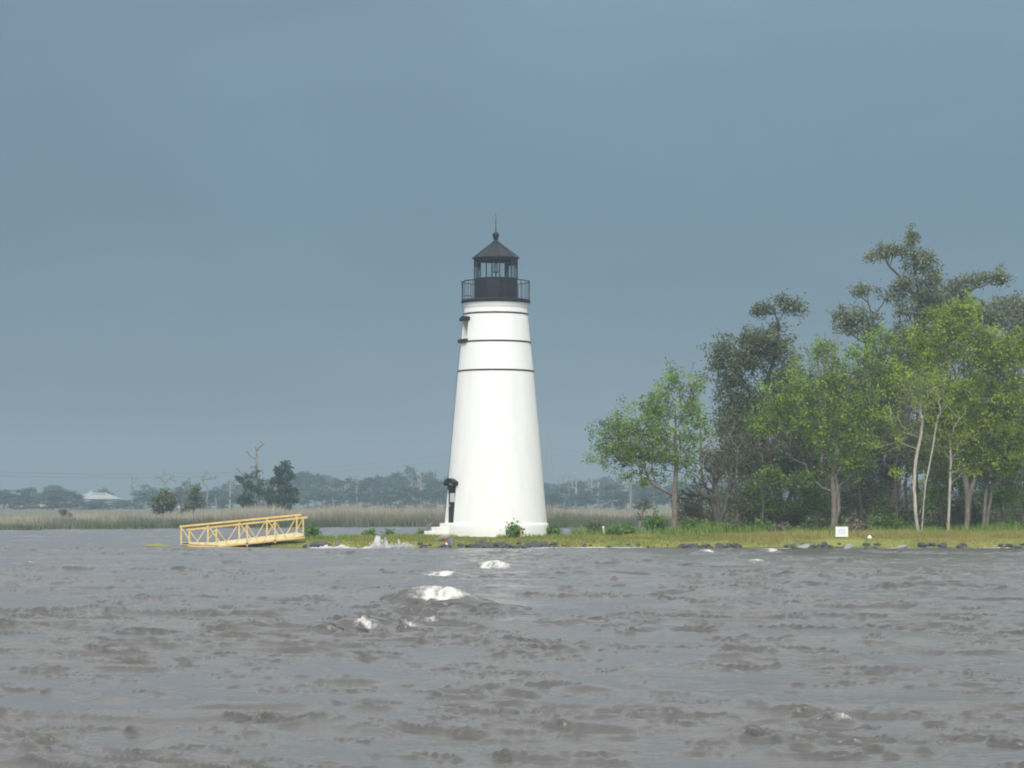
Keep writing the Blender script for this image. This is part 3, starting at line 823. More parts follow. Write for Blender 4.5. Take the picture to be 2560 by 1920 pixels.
tree('oak_tree', 'tallest grey green moss hung oak with open crooked crown top', 'tree', 140, (2215, 1330),
     [[(2215, 1334), (2216, 1260), (2222, 1150), (2250, 1020), (2275, 900), (2300, 800), (2290, 745), (2262, 705), (2225, 668), (2212, 645)],
      [(2228, 1334), (2232, 1250), (2246, 1100), (2290, 900), (2310, 790), (2290, 690), (2276, 620)],
      [(2210, 1334), (2205, 1200), (2190, 1050), (2165, 880), (2172, 800), (2205, 765)]],
     [(2225, 625, 42, 20), (2188, 640, 26, 16), (2276, 600, 18, 30), (2290, 650, 40, 34), (2330, 690, 34, 36), (2262, 708, 34, 24), (2318, 650, 26, 26), (2140, 795, 58, 34), (2110, 805, 36, 26), (2154, 726, 27, 18),
      (2235, 735, 46, 22), (2330, 745, 60, 44), (2440, 702, 40, 22), (2400, 720, 40, 30), (2505, 688, 24, 20), (2478, 700, 30, 18), (2525, 755, 30, 16), (2390, 780, 75, 45), (2250, 775, 22, 18), (2480, 790, 70, 40), (2330, 830, 90, 40), (2170, 830, 40, 25), (2290, 900, 90, 60), (2210, 960, 70, 60), (2240, 850, 40, 40), (2310, 780, 60, 36)],
     1700, M_leaf_oak2, M_bark_dark, 108, r0=.36, tip=.012, per=22, cr=.17, size=.085, drop=.03, bf=.25, jit=.13, seg=.5, lim=3)
tree('oak_tree', 'dark dense oak behind the far right grey stems', 'tree', 146, (2492, 1330),
     [[(2490, 1334), (2492, 1250), (2500, 1150), (2510, 1000), (2520, 880)], [(2520, 1334), (2518, 1230), (2540, 1100)]],
     [(2530, 780, 60, 40), (2560, 860, 70, 60), (2480, 900, 70, 60), (2540, 1000, 80, 80), (2440, 1050, 80, 60), (2590, 1080, 70, 80), (2380, 1120, 70, 50), (2500, 1150, 80, 40)],
     1200, M_leaf_oak, M_bark_dark, 109, r0=.3, tip=.014, per=20, cr=.24, size=.1, bf=.3)
tree('oak_tree', 'dark oak with shadowed low crown behind the white sign', 'tree', 138, (2060, 1330),
     [[(2060, 1334), (2062, 1260), (2070, 1160), (2100, 1050), (2120, 950)], [(2068, 1334), (2085, 1220), (2130, 1130)]],
     [(2100, 1000, 90, 70), (2050, 1110, 80, 50), (2160, 1090, 80, 60), (2000, 1170, 70, 25), (2200, 1010, 70, 60), (2120, 1160, 80, 28), (2260, 1100, 70, 50), (2310, 1150, 60, 30)],
     1200, M_leaf_oak, M_bark_dark, 110, r0=.2, tip=.012, per=19, cr=.24, size=.1, bf=.3)
for k, (x, D, lab, bl) in enumerate((
        (1870, 150, 'shadowed oak in the back row left of the big dark trunk', [(1860, 1130, 70, 60), (1840, 1040, 60, 60), (1900, 1190, 60, 40), (1800, 1150, 50, 40)]),
        (2010, 152, 'shadowed oak in the back row between big dark trunk and sign', [(2000, 1120, 90, 60), (2030, 1030, 90, 70), (1960, 1190, 70, 35), (2060, 1190, 60, 40)]),
        (2150, 150, 'shadowed oak in the back row directly behind the sign', [(2150, 1130, 90, 60), (2140, 1040, 90, 70), (2180, 1200, 70, 40), (2110, 1210, 50, 30)]),
        (2290, 154, 'shadowed oak in the back row behind the twin pale stems', [(2300, 1080, 90, 60), (2280, 1000, 90, 70), (2340, 1140, 80, 50), (2250, 1150, 60, 40)]),
        (2400, 150, 'shadowed oak in the back row behind the slim sapling', [(2400, 1090, 90, 70), (2420, 1180, 80, 50), (2380, 1010, 80, 60), (2350, 1190, 50, 40)]),
        (2530, 152, 'shadowed oak in the back row at the right picture edge', [(2530, 1110, 90, 70), (2500, 1200, 80, 45), (2560, 1010, 80, 70), (2600, 1180, 60, 50)]))):
    tree('oak_tree', lab, 'tree', D, (x, 1332), [[(x, 1336), (x + 4, 1250), (x - 4, 1170), (x + 6, 1080)], [(x + 8, 1336), (x + 22, 1260), (x + 34, 1180)]], bl,
         620, M_leaf_oak, M_bark_dark, 160 + k, r0=.17, tip=.009, per=15, cr=.26, size=.095, drop=.1, bf=.3, jit=.08)
for k, (x, lab) in enumerate(((1905, 'thin bare grey stem with wispy twigs by the big oak'), (2240, 'wispy bare stem left of the twin pale stems'), (2430, 'wispy bare stem right of the grey trunk'), (2555, 'wispy bare stem at the right picture edge'), (2150, 'wispy bare stem right of the white sign'), (1840, 'wispy bare stem right of the forked brushy tree'))):
    tree('bare_tree', lab, 'tree', 127.5, (x, 1336), [[(x, 1340), (x + 3, 1270), (x - 2, 1200), (x + 5, 1120)]],
         [(x - 20, 1170, 45, 60), (x + 20, 1130, 45, 60), (x, 1230, 50, 40), (x - 5, 1060, 40, 50)], 210, None, M_bark, 180 + k, r0=.06, tip=.008, bf=.25)
for k, (x, D, lab, bl, lf) in enumerate((
        (1900, 128, 'young green understory tree beside the big dark oak trunk', [(1890, 1240, 50, 34), (1920, 1270, 45, 24), (1870, 1275, 35, 20)], M_leaf_spring),
        (2025, 128.5, 'young green understory tree left of the spreading light green tree', [(2020, 1230, 50, 36), (2050, 1265, 45, 24), (1995, 1268, 35, 24)], M_leaf_spring),
        (2165, 129, 'young dull green understory tree right of the spreading light green tree', [(2160, 1190, 55, 45), (2185, 1240, 50, 34), (2140, 1250, 40, 30)], M_leaf_oak),
        (2350, 127.5, 'young green understory tree behind the slim sapling', [(2350, 1150, 55, 45), (2375, 1210, 50, 40), (2335, 1240, 40, 34)], M_leaf_lime),
        (2505, 127, 'young green understory tree behind the thin stemmed green tree', [(2505, 1180, 60, 50), (2530, 1240, 50, 36), (2480, 1250, 45, 36)], M_leaf_spring))):
    tree('young_tree', lab, 'tree', D, (x, 1335), [[(x, 1338), (x + 3, 1300), (x - 2, 1260), (x + 2, 1230)]], bl, 260, lf, M_bark, 220 + k, r0=.06, tip=.006, per=13, cr=.16, size=.075, drop=.15, sweep=SW, bf=.3, pal=(.32, .22))
# smaller stems and brush among them
for k, (x, lab) in enumerate(((1880, 'thin dark trunk left of the big dark oak trunk'), (1987, 'thin dark trunk just right of the big dark oak trunk'), (2020, 'thin dark ivy clad trunk midway between big oak and white sign'), (2122, 'thin grey trunk directly behind the white sign'), (2265, 'short dark snag left of the twin pale stems'))):
    tree('slender_tree', lab, 'tree', 129 + k, (x, 1334),
         [[(x, 1338), (x + 3, 1280), (x - 2, 1220), (x + 6, 1150), (x + 2, 1090)]],
         [(x - 10, 1120, 40, 45), (x + 15, 1170, 35, 28), (x + 5, 1080, 40, 40)], 110, M_leaf_oak if k != 3 else M_leaf_spring, M_bark_dark if k != 3 else M_bark, 120 + k, r0=.09, per=12, cr=.2, size=.085, drop=.2, bf=.3)
tree('bare_tree', 'leafless pinkish grey twiggy treetop poking up between the oaks', 'tree', 134, (2065, 1334),
     [[(2040, 1338), (2050, 1200), (2060, 1050), (2066, 930), (2068, 880)]],
     [(2050, 850, 26, 34), (2085, 860, 30, 40), (2040, 890, 24, 30), (2100, 900, 30, 26)], 120, None, M_bark_dead, 131, r0=.08, tip=.012, bf=.3)
tree('bare_tree', 'leafless twiggy crown behind the small light green tree', 'tree', 131, (1745, 1334),
     [[(1748, 1338), (1750, 1250), (1755, 1150), (1750, 1050)]],
     [(1745, 950, 34, 44), (1700, 960, 40, 50), (1770, 1120, 40, 60), (1720, 1180, 60, 40)], 190, None, M_bark, 132, r0=.08, tip=.01, bf=.3)
tree('brush_tree', 'low forked dark stump like tree with bare brushy stems', 'tree', 127, (1795, 1328),
     [[(1795, 1336), (1796, 1305), (1785, 1270), (1768, 1220)], [(1797, 1336), (1799, 1305), (1815, 1260), (1830, 1190)], [(1796, 1336), (1798, 1300), (1790, 1240), (1782, 1180)]],
     [(1765, 1200, 50, 50), (1830, 1190, 40, 50), (1790, 1150, 50, 30), (1720, 1240, 40, 30), (1840, 1250, 30, 20)],
     260, M_leaf_oak, M_bark_dark, 133, r0=.17, tip=.01, per=5, cr=.2, size=.08, drop=.45, bf=.2, pal=(.6, .2))
tree('leaning_snag', 'dead leaning stub wrapped in vines left of the small green tree', 'dead tree', 126, (1594, 1336),
     [[(1594, 1340), (1600, 1305), (1606, 1270)]], [(1608, 1266, 16, 8), (1616, 1258, 8, 6), (1600, 1285, 8, 10)],
     26, M_leaf_oak, M_bark_dead, 134, r0=.1, tip=.015, per=10, cr=.1, size=.06, bf=.2)

# shrubs
def shrub(label, px, py, D, w, h, n, leaf, seed, per=14, size=.075, name='shrub', drop=.05, cr=.12, bark=M_bark):
    s = 1
    return tree(name, label, 'shrub' if name == 'shrub' else 'brush', D, (px, py), [[(px, py + 2), (px + 2, py - h * .25)], [(px - w * .15, py + 2), (px - w * .3, py - h * .3)], [(px + w * .15, py + 2), (px + w * .3, py - h * .3)]],
                [(px, py - h * .55, w * .5, h * .42), (px - w * .22, py - h * .4, w * .3, h * .3), (px + w * .22, py - h * .4, w * .3, h * .3)],
                n, leaf, bark, seed, r0=.025, tip=.005, per=per, cr=cr, size=size, drop=drop, bf=.2, seg=.3)
SH = [
    ('bright green bush against the right half of the lighthouse plinth', 1286, 1344, 116.7, 27, 34, 60, M_leaf_shrub),
    ('round green bush at the right corner of the lighthouse plinth', 1380, 1342, 119.5, 32, 27, 60, M_leaf_shrub),
    ('round green bush beside the upper end of the yellow gangway', 780, 1342, 117.5, 26, 26, 50, M_leaf_shrub),
    ('low green weed on the back shore between gangway and lighthouse', 924, 1344, 122.5, 24, 22, 26, M_leaf_shrub),
    ('tiny green weed left of the lighthouse steps on the back shore', 975, 1344, 122.5, 18, 18, 18, M_leaf_shrub),
    ('small dark weed beside the dead sapling near the steps', 1058, 1344, 121, 20, 20, 18, M_leaf_shrub),
    ('low brown green bush beside the short white post', 1488, 1338, 122, 44, 34, 50, M_leaf_oak),
    ('green weed clump in front of the short white post', 1538, 1346, 118, 36, 32, 50, M_leaf_shrub),
    ('green bush just right of the short white post', 1565, 1340, 120, 34, 30, 45, M_leaf_shrub),
    ('loose green bush left of the small tree trunk', 1640, 1342, 123, 60, 70, 90, M_leaf_shrub),
    ('wide green weed thicket right of the small tree trunk', 1745, 1342, 123, 80, 48, 100, M_leaf_shrub),
    ('dark round bush below the forked brushy tree', 1835, 1344, 123, 70, 48, 110, M_leaf_oak),
    ('green weed thicket at the foot of the big dark oak', 1908, 1342, 124, 70, 44, 80, M_leaf_shrub),
    ('dry brown brush heap right of the big dark oak', 1955, 1344, 122, 60, 40, 60, M_leaf_dry),
    ('dark green bush left of the white sign', 2035, 1340, 126, 80, 60, 120, M_leaf_oak),
    ('dry tan brush right behind the white sign', 2142, 1344, 121, 60, 60, 60, M_leaf_dry),
    ('dark green bush left of the twin pale stems', 2210, 1342, 124, 110, 56, 150, M_leaf_shrub),
    ('dark bush between twin stems and slim sapling', 2340, 1340, 126, 70, 60, 90, M_leaf_oak),
    ('dark bush behind the grey trunk near the right edge', 2450, 1340, 127, 60, 70, 110, M_leaf_oak),
    ('low green bush at the right picture edge', 2540, 1340, 125, 70, 40, 80, M_leaf_oak),
    ('tall loose brush between small green tree and forked tree', 1728, 1330, 129, 70, 110, 120, M_leaf_dry),
    ('greyish brush standing between the dark oak trunks', 1915, 1330, 130, 90, 100, 130, M_leaf_dry),
    ('greyish brush behind the dark bush near the sign', 2000, 1330, 131, 80, 70, 90, M_leaf_dry),
    ('shadowed brush at the back behind the twin stems', 2395, 1330, 133, 90, 80, 120, M_leaf_oak),
]
for k, (lab, px, py, D, w, h, n, lf) in enumerate(SH):
    shrub(lab, px, py, D, w, h, n, lf, 300 + k)

g = np.random.default_rng(77)
for k in range(26):
    px = 1730 + k * 34 + g.uniform(-10, 10); D = g.uniform(128, 139)
    kind = k % 3
    t = shrub('tangled grey green brush filling the gaps between the tree trunks', px, 1333, D, g.uniform(70, 110), g.uniform(70, 150), 150, [M_leaf_oak, M_leaf_dry, M_leaf_shrub][kind], 700 + k, per=9, size=.075, name='brush', drop=.2, cr=.16, bark=M_bark)
    t['group'] = 'brush among the tree trunks'
# ------------------------------------------------------------------ far trees on the marsh edge
tree('dead_tree', 'bare crooked dead tree standing tall in the reeds behind the gangway', 'dead tree', 262, (648, 1278),
     [[(648, 1282), (647, 1240), (643, 1215), (641, 1180), (642, 1150), (642, 1130), (648, 1118)]],
     [(616, 1130, 2, 4), (628, 1142, 2, 2), (660, 1112, 4, 3), (652, 1104, 2, 6), (640, 1118, 4, 3), (590, 1170, 3, 3), (605, 1184, 4, 2), (622, 1192, 6, 4), (628, 1168, 3, 4)],
     44, None, M_bark_dead, 401, r0=.15, tip=.03, bf=.15, seg=.9, jit=.1)
tree('vine', 'dark vine tufts clinging to the tall dead tree behind the gangway', 'plant', 261.5, (650, 1278),
     [[(650, 1282), (647, 1230), (643, 1170)]], [(624, 1190, 12, 5), (652, 1205, 8, 6), (640, 1180, 7, 5), (654, 1175, 3, 6), (645, 1225, 9, 12), (660, 1232, 12, 10)],
     70, M_leaf_pine, M_bark_dark, 402, r0=.05, tip=.02, per=9, cr=.18, size=.14, bf=.2)
tree('pine_tree', 'dark bushy pine standing right of the tall dead tree', 'tree', 258, (700, 1280),
     [[(700, 1282), (702, 1250), (704, 1210), (706, 1165)]],
     [(700, 1180, 14, 8), (712, 1160, 8, 5), (695, 1173, 8, 5), (718, 1175, 12, 5), (690, 1205, 14, 7), (725, 1190, 14, 8), (705, 1200, 20, 10), (675, 1230, 12, 8), (715, 1225, 30, 10), (690, 1250, 30, 10), (720, 1248, 22, 10), (675, 1262, 18, 8), (705, 1268, 34, 8), (735, 1230, 10, 6)],
     330, M_leaf_pine, M_bark_dark, 403, r0=.22, tip=.025, per=16, cr=.2, size=.16, bf=.3, lift=-.05)
tree('bushy_tree', 'slim dark green tree left of the tall dead tree', 'tree', 262, (608, 1284),
     [[(607, 1288), (608, 1270), (610, 1240), (614, 1215)]], [(608, 1250, 14, 16), (618, 1240, 10, 10), (622, 1215, 12, 8), (602, 1200, 12, 8), (625, 1258, 8, 6)],
     130, M_leaf_pine, M_bark_dark, 404, r0=.1, tip=.02, per=13, cr=.2, size=.15, bf=.3)
tree('bushy_tree', 'dark round bush on a short stem at the marsh edge', 'tree', 235, (408, 1285),
     [[(404, 1290), (406, 1270), (410, 1250)]], [(412, 1250, 24, 20), (400, 1272, 18, 12), (420, 1262, 16, 14)],
     190, M_leaf_oak, M_bark_dark, 405, r0=.12, tip=.02, per=16, cr=.2, size=.15, bf=.3)
tree('bushy_tree', 'thin dark leafy tree between the round bush and dead tree', 'tree', 245, (482, 1284),
     [[(484, 1288), (485, 1260), (488, 1235), (490, 1215)]], [(490, 1222, 10, 12), (484, 1245, 14, 8), (478, 1265, 18, 7), (495, 1258, 14, 5), (466, 1275, 18, 6), (500, 1262, 10, 4), (486, 1235, 8, 6)],
     140, M_leaf_oak, M_bark_dark, 406, r0=.1, tip=.02, per=12, cr=.18, size=.14, bf=.3)
tree('brush_clump', 'dark brown upturned root clump in the reeds at left', 'brush', 200, (163, 1294),
     [[(160, 1296), (160, 1285)], [(168, 1296), (170, 1288)]], [(160, 1282, 10, 8), (172, 1290, 7, 5)], 60, M_leaf_dry, M_bark_dark, 407, r0=.12, tip=.03, per=8, cr=.1, size=.09, bf=.2)
tree('dead_tree', 'slender bare tree with a reddish trunk left of the slim green tree', 'dead tree', 330, (518, 1275),
     [[(518, 1280), (518, 1255), (519, 1232), (517, 1215)]], [(508, 1196, 8, 8), (528, 1194, 9, 8), (518, 1182, 8, 8), (538, 1192, 6, 6)], 60, None, M_bark_dead, 408, r0=.1, tip=.02, bf=.2, seg=1)
tree('dead_tree', 'faint bare tree rising over the round bush at left', 'dead tree', 360, (412, 1270),
     [[(412, 1280), (411, 1250), (413, 1225), (412, 1208)]], [(396, 1192, 8, 8), (428, 1192, 10, 9), (412, 1182, 6, 9), (386, 1196, 6, 5), (438, 1202, 6, 5)], 56, None, M_bark_dead, 409, r0=.11, tip=.02, bf=.2, seg=1)
tree('dead_tree', 'thick brown dead trunk beneath the small green tree branches', 'dead tree', 300, (1576, 1280),
     [[(1576, 1286), (1577, 1240), (1576, 1205), (1574, 1190)]], [(1575, 1186, 6, 4), (1583, 1192, 5, 3)], 14, None, M_bark_dead, 410, r0=.2, tip=.05, bf=.2, seg=1)

# prototypes of the far wood, 10 m tall, then copied
def proto(kind, seed):
    rng = np.random.default_rng(seed)
    if kind == 'bare':
        tr = [[np.array([0, 0, -.3]), np.array([.1, 0, 4.]), np.array([-.1, .1, 7.5]), np.array([.05, 0, 10.])]]
        pts = np.stack([rng.normal(0, 1.1, 26), rng.normal(0, 1.1, 26), rng.uniform(5.5, 10.6, 26)], -1)
        A, par = skeleton(rng, tr, pts, .2, 1., .05, .08)
        return limb_mesh(A, par, .24, .045)[0].mesh('trunk', M_bark_pale if seed % 2 else M_bark_dead, True), None
    tr = [[np.array([0, 0, -.3]), np.array([.1, 0, 3.]), np.array([-.2, .1, 6.]), np.array([.1, 0, 8.5])]]
    nb = 9; C = []
    for i in range(nb):
        z = rng.uniform(3.2 if kind != 'bush' else 1.2, 8.8); w = (1.2 + 2.0 * math.sin(min(1, max(0, (10.2 - z) / 7)) * 2.2)); a = rng.uniform(0, 6.28)
        C.append((math.cos(a) * w * .7, math.sin(a) * w * .7, z, rng.uniform(.9, 1.6), rng.uniform(.9, 1.6), rng.uniform(.6, 1.1)))
    C.append((0, 0, 9.2, 1.1, 1.1, .9)); C = np.array(C)
    k = rng.integers(0, len(C), 150); d = rng.normal(size=(150, 3)); d /= np.linalg.norm(d, axis=1, keepdims=True)
    pts = C[k, :3] + d * C[k, 3:] * rng.random((150, 1)) ** .4
    A, par = skeleton(rng, tr, pts, .3, 1.2, .08, .06)
    mb, cnt, kids = limb_mesh(A, par, .2, .03, minr=.05)
    return mb.mesh('trunk', M_bark_dead, True), leaf_mesh('crown', rng, A, par, cnt, 12, .36, .32, M_leaf_far, 0, 2)
FAR = [proto('tree', 501 + i) for i in range(5)]; FARB = [proto('bush', 520 + i) for i in range(3)]; BARE = [proto('bare', 540 + i) for i in range(5)]
SEGS = [(-9999, 0, 'left of the picture edge'), (0, 180, 'left of the pale roofed house'), (180, 345, 'around the pale roofed house'), (345, 560, 'between pale house and tall dead tree'), (560, 740, 'behind dead tree and dark pine'),
        (740, 930, 'right of the dark pine'), (930, 1115, 'just left of the lighthouse'), (1115, 1365, 'hidden behind the lighthouse'), (1365, 1470, 'just right of the lighthouse'), (1470, 1700, 'behind the small light green tree'), (1700, 2100, 'behind the big dark oak'), (2100, 9999, 'behind the twin pale stems')]
def far_copy(name, label, group, pr, X, D, h, wid, rot, cat='tree'):
    px = 1280 + X / D * 6000
    seg = next(q[2] for q in SEGS if q[0] <= px < q[1])
    label = label + ' ' + seg; group = group + ', ' + seg
    root = thing(name, label, cat, (X, D, .25), group)
    root.rotation_euler.z = rot; root.scale = (wid, wid, h / 10.)
    child('trunk', pr[0], root)
    if pr[1] is not None: child('crown', pr[1], root)
    return root
prof_x = [-500, 0, 60, 130, 160, 200, 260, 300, 320, 400, 470, 520, 560, 600, 680, 740, 800, 850, 900, 930, 960, 1000, 1040, 1090, 1130, 1300, 1380, 1420, 1460, 1520, 1600, 1800, 3300]
prof_y = [1228, 1226, 1240, 1222, 1228, 1232, 1228, 1208, 1216, 1224, 1226, 1222, 1218, 1204, 1200, 1190, 1192, 1204, 1206, 1196, 1186, 1180, 1184, 1196, 1210, 1212, 1222, 1214, 1204, 1204, 1208, 1212, 1212]
g = np.random.default_rng(9)
k = 0
x = -420.
while x < 3050:
    for row in range(2):
        D = g.uniform(640, 760) if row == 0 else g.uniform(800, 930)
        px = x + g.uniform(-14, 14); yt = np.interp(px, prof_x, prof_y) + g.normal(0, 8) - 3
        if row == 0 and g.random() < .35: yt += 12
        h = max(3.2, CAM_H + (HZ - yt) / 6000 * D - .25)
        if 40 < px < 130 and D < 790: h = min(h, 3.4)
        if 180 < px < 345 and D < 880: h = min(h, 2.6)
        far_copy('marsh_tree', ('hazy blue tree, front row of distant wood,' if row == 0 else 'fainter hazy tree, back row of distant wood,'), 'trees of the distant wood', FAR[k % 5], (px - 1280) / 6000 * D, D, h, g.uniform(.95, 1.5) * (1 if h > 5 else .85), g.uniform(0, 6.28)); k += 1
    x += g.uniform(26, 42)
x = -420.
while x < 3050:
    D = g.uniform(560, 640); h = g.uniform(3.6, 6.2)
    if 180 < x < 345: h = 1.5 + .8 * g.random()
    far_copy('marsh_bush', 'low hazy bush below the distant wood,', 'bushes of the distant wood', FARB[k % 3], (x - 1280) / 6000 * D, D, h, g.uniform(1.0, 1.6), g.uniform(0, 6.28), 'bush'); k += 1
    x += g.uniform(22, 40)
for j, (px, yt) in enumerate([(330, 1192), (352, 1205), (470, 1200), (575, 1200), (762, 1200), (792, 1225), (810, 1222), (842, 1225), (876, 1200), (892, 1196), (916, 1215), (862, 1198), (1005, 1218), (1013, 1172), (1030, 1190), (1045, 1192), (1052, 1186), (1066, 1230),
                              (975, 1225), (1408, 1195), (1422, 1190), (1440, 1184), (1398, 1205), (1465, 1200), (1508, 1215), (1390, 1215), (1480, 1190), (1535, 1208), (1495, 1198), (1660, 1200), (1850, 1200), (5, 1245), (690, 1215)]):
    D = g.uniform(600, 740)
    if j % 3 == 1 and not 830 < px < 1120 and not 1380 < px < 1500: continue
    far_copy('bare_cypress', 'leafless slender trunk before distant wood,', 'leafless trunks before the distant wood', BARE[j % 5], (px - 1280) / 6000 * D, D, CAM_H + (HZ - yt) / 6000 * D, .7, g.uniform(0, 6.28), 'dead tree')

# ------------------------------------------------------------------ lighthouse
LX, LY = pxX(1239.5, 120), 120.0
LZ = .38
def zt(y): return CAM_H + (HZ - y) / 50.0
lh = thing('lighthouse', 'white conical brick lighthouse with black lantern room and three black bands', 'lighthouse', (LX, LY, 0))
ZP, ZN = zt(1307), zt(772)
def r_shaft(z):
    y = HZ - (z - CAM_H) * 50
    return np.interp(y, [772, 785, 856, 929, 1100, 1305], [1.575, 1.6, 1.735, 1.885, 2.19, 2.55])
OPEN = [dict(a=R(-67.5), h=R(12.6), z0=ZP, z1=zt(1213), dep=.04), dict(a=R(-70), h=R(14), z0=zt(850), z1=zt(800), dep=.34)]
az = sorted(set([round(R(q), 5) for q in np.arange(-180, 180, 4)] + [round(o_['a'] + s_ * o_['h'], 5) for o_ in OPEN for s_ in (-1, 1)]))
zz = sorted(set([round(float(q), 4) for q in np.linspace(ZP, ZN, 56)] + [round(o_[q], 4) for o_ in OPEN for q in ('z0', 'z1')]))
na = len(az); vs_, fs_ = [], []; wrap = []
for z in zz:
    for a in az:
        r_ = float(r_shaft(z)); vs_.append((math.sin(a) * r_, -math.cos(a) * r_, z)); wrap.append((a * 2.2, z, 0))
for i in range(len(zz) - 1):
    for k in range(na):
        k2 = (k + 1) % na
        zm = (zz[i] + zz[i + 1]) / 2; am = (az[k] + (az[k2] if k2 else az[k2] + 2 * math.pi)) / 2
        if any(o_['z0'] < zm < o_['z1'] and abs(am - o_['a']) < o_['h'] for o_ in OPEN): continue
        fs_.append((i * na + k, i * na + k2, (i + 1) * na + k2, (i + 1) * na + k))
me = mesh_np('tower_shaft', np.array(vs_), np.array(fs_), M_brick, True, {'wrap': np.array(wrap)})
child('tower_shaft', me, lh)
def adir(a): return Vector((math.sin(a), -math.cos(a), 0))
def opening(o_, name):
    a, h, dep = o_['a'], o_['h'], o_['dep']; nrm = adir(a); mb = MB()
    zs = [q for q in zz if o_['z0'] - 1e-3 <= q <= o_['z1'] + 1e-3]
    r_in = float(r_shaft(o_['z1'])) * math.cos(h) - dep      # flat back plane distance
    back = {}
    for s_ in (-1, 1):
        L = []
        for q in zs:
            r_ = float(r_shaft(q)); p = adir(a + s_ * h) * r_; p.z = q
            d_ = p.dot(Vector((nrm.x, nrm.y, 0))); b = p - nrm * (d_ - r_in)
            L.append((p, b))
        back[s_] = L
        v, f = [], []
        for p, b in L: v += [p, b]
        for i in range(len(L) - 1): f.append((2 * i, 2 * i + 1, 2 * i + 3, 2 * i + 2))
        mb.add(v, f)
    for e in (0, -1):
        L, Rr = back[-1][e], back[1][e]
        mb.add([L[0], Rr[0], Rr[1], L[1]], [(0, 1, 2, 3)])
    return mb, back, r_in, nrm
# doorway
o_ = OPEN[0]
mb, back, r_in, nrm = opening(o_, 'door')
jm = mb.build('door_jamb', M_plaster, lh)
L0, L1 = back[-1][0][1], back[-1][-1][1]; R0, R1 = back[1][0][1], back[1][-1][1]
door = MB().add([L0 + nrm * .03, R0 + nrm * .03, R1 + nrm * .03, L1 + nrm * .03, L0 - nrm * .05, R0 - nrm * .05, R1 - nrm * .05, L1 - nrm * .05],
                [(0, 1, 2, 3), (7, 6, 5, 4), (0, 4, 5, 1), (1, 5, 6, 2), (2, 6, 7, 3), (3, 7, 4, 0)]).build('door', M_dark, lh)
tang = Vector((math.cos(o_['a']), math.sin(o_['a']), 0))
Mrot = Matrix.Rotation(o_['a'], 3, 'Z')
MB().box(nrm * (r_in + .055) + tang * .04 + Vector((0, 0, zt(1244))), (.56, .03, .44), Mrot).build('notice', M_signg, door)
MB().box(nrm * (r_in + .06) + tang * -.33 + Vector((0, 0, zt(1264))), (.05, .06, .12), Mrot).build('handle', M_metal, door)
def arch_hood(a, zc, half, drop, thick, proj, name, parent, r_at, mat=M_dark):
    """curved eyebrow hood with turned down ends"""
    nrm = adir(a); tg = Vector((math.cos(a), math.sin(a), 0)); prof = []
    n = 14; outer, inner = [], []
    for i in range(n + 1):
        t = -1 + 2 * i / n
        outer.append((t * half, zc + drop * (1 - t * t)))
        inner.append((t * half * .97, zc + drop * (1 - t * t) * .6 - thick * (1.0 if abs(t) > .8 else .8)))
    ring = outer + inner[::-1]; m = len(ring); v = []
    for dd in (r_at + proj, r_at - .25):
        for u, z in ring: v.append(nrm * dd + tg * u + Vector((0, 0, z)))
    f = [tuple(range(m)), tuple(range(2 * m - 1, m - 1, -1))] + [(i, i + m, (i + 1) % m + m, (i + 1) % m) for i in range(m)]
    return MB().add(v, f).build(name, mat, parent)
arch_hood(o_['a'], zt(1206), .70, .2, .17, .17, 'door_hood', lh, float(r_shaft(zt(1206))))
MB().box(nrm * (float(r_shaft(zt(1216))) - .06) + Vector((0, 0, zt(1219))), (.78, .2, .22), Mrot).build('door_lintel', M_dark, lh)
# window near the top
o_ = OPEN[1]
mb, back, r_in, nrm2 = opening(o_, 'window')
mb.build('window_jamb', M_plaster, lh)
L0, L1 = back[-1][0][1], back[-1][-1][1]; R0, R1 = back[1][0][1], back[1][-1][1]
win = MB().add([L0, R0, R1, L1], [(0, 1, 2, 3)]).build('window', M_hpane, lh)
fr = MB()
for p, q in ((L0, R0), (R0, R1), (R1, L1), (L1, L0), ((L0 + R0) / 2, (L1 + R1) / 2), ((L0 + L1) / 2, (R0 + R1) / 2)): fr.bar(p + nrm2 * .02, q + nrm2 * .02, .05, .04, nrm2)
fr.build('window_frame', M_plaster, win)
tang2 = Vector((math.cos(o_['a']), math.sin(o_['a']), 0)); Mr2 = Matrix.Rotation(o_['a'], 3, 'Z')
arch_hood(o_['a'], zt(796), .54, .08, .16, .12, 'window_hood', lh, float(r_shaft(zt(796))))
MB().box(nrm2 * (float(r_shaft(zt(854))) - .02) + Vector((0, 0, zt(854))), (1.02, .26, .17), Mr2).build('window_sill', M_dark, lh)
# plinth with rounded shoulder
pl = [(2.66, .0), (2.655, zt(1330)), (2.645, zt(1314)), (2.62, zt(1309.5)), (2.57, zt(1307)), (2.4, zt(1306.5))]
MB().lathe(pl, 96).build('plinth', M_plaster, lh, True)
# cornice and bands
MB().lathe([(1.55, zt(774)), (1.585, zt(772)), (1.60, zt(768)), (1.605, zt(765)), (1.64, zt(762)), (1.66, zt(759)), (1.2, zt(759))], 96).build('cornice', M_plaster, lh, True)
for y in (786, 856.5, 928.5):
    z = zt(y); r_ = float(r_shaft(z))
    MB().lathe([(r_ - .05, z + .05), (r_ + .028, z + .032), (r_ + .034, z), (r_ + .03, z - .032), (r_ - .05, z - .05)], 96).build('band', M_band, lh, True)
MB().lathe([(1.2, zt(759) + .002), (1.70, zt(759) + .002), (1.73, zt(757)), (1.735, zt(752)), (1.72, zt(750.5)), (.9, zt(750))], 80).build('gallery_deck', M_dark, lh)
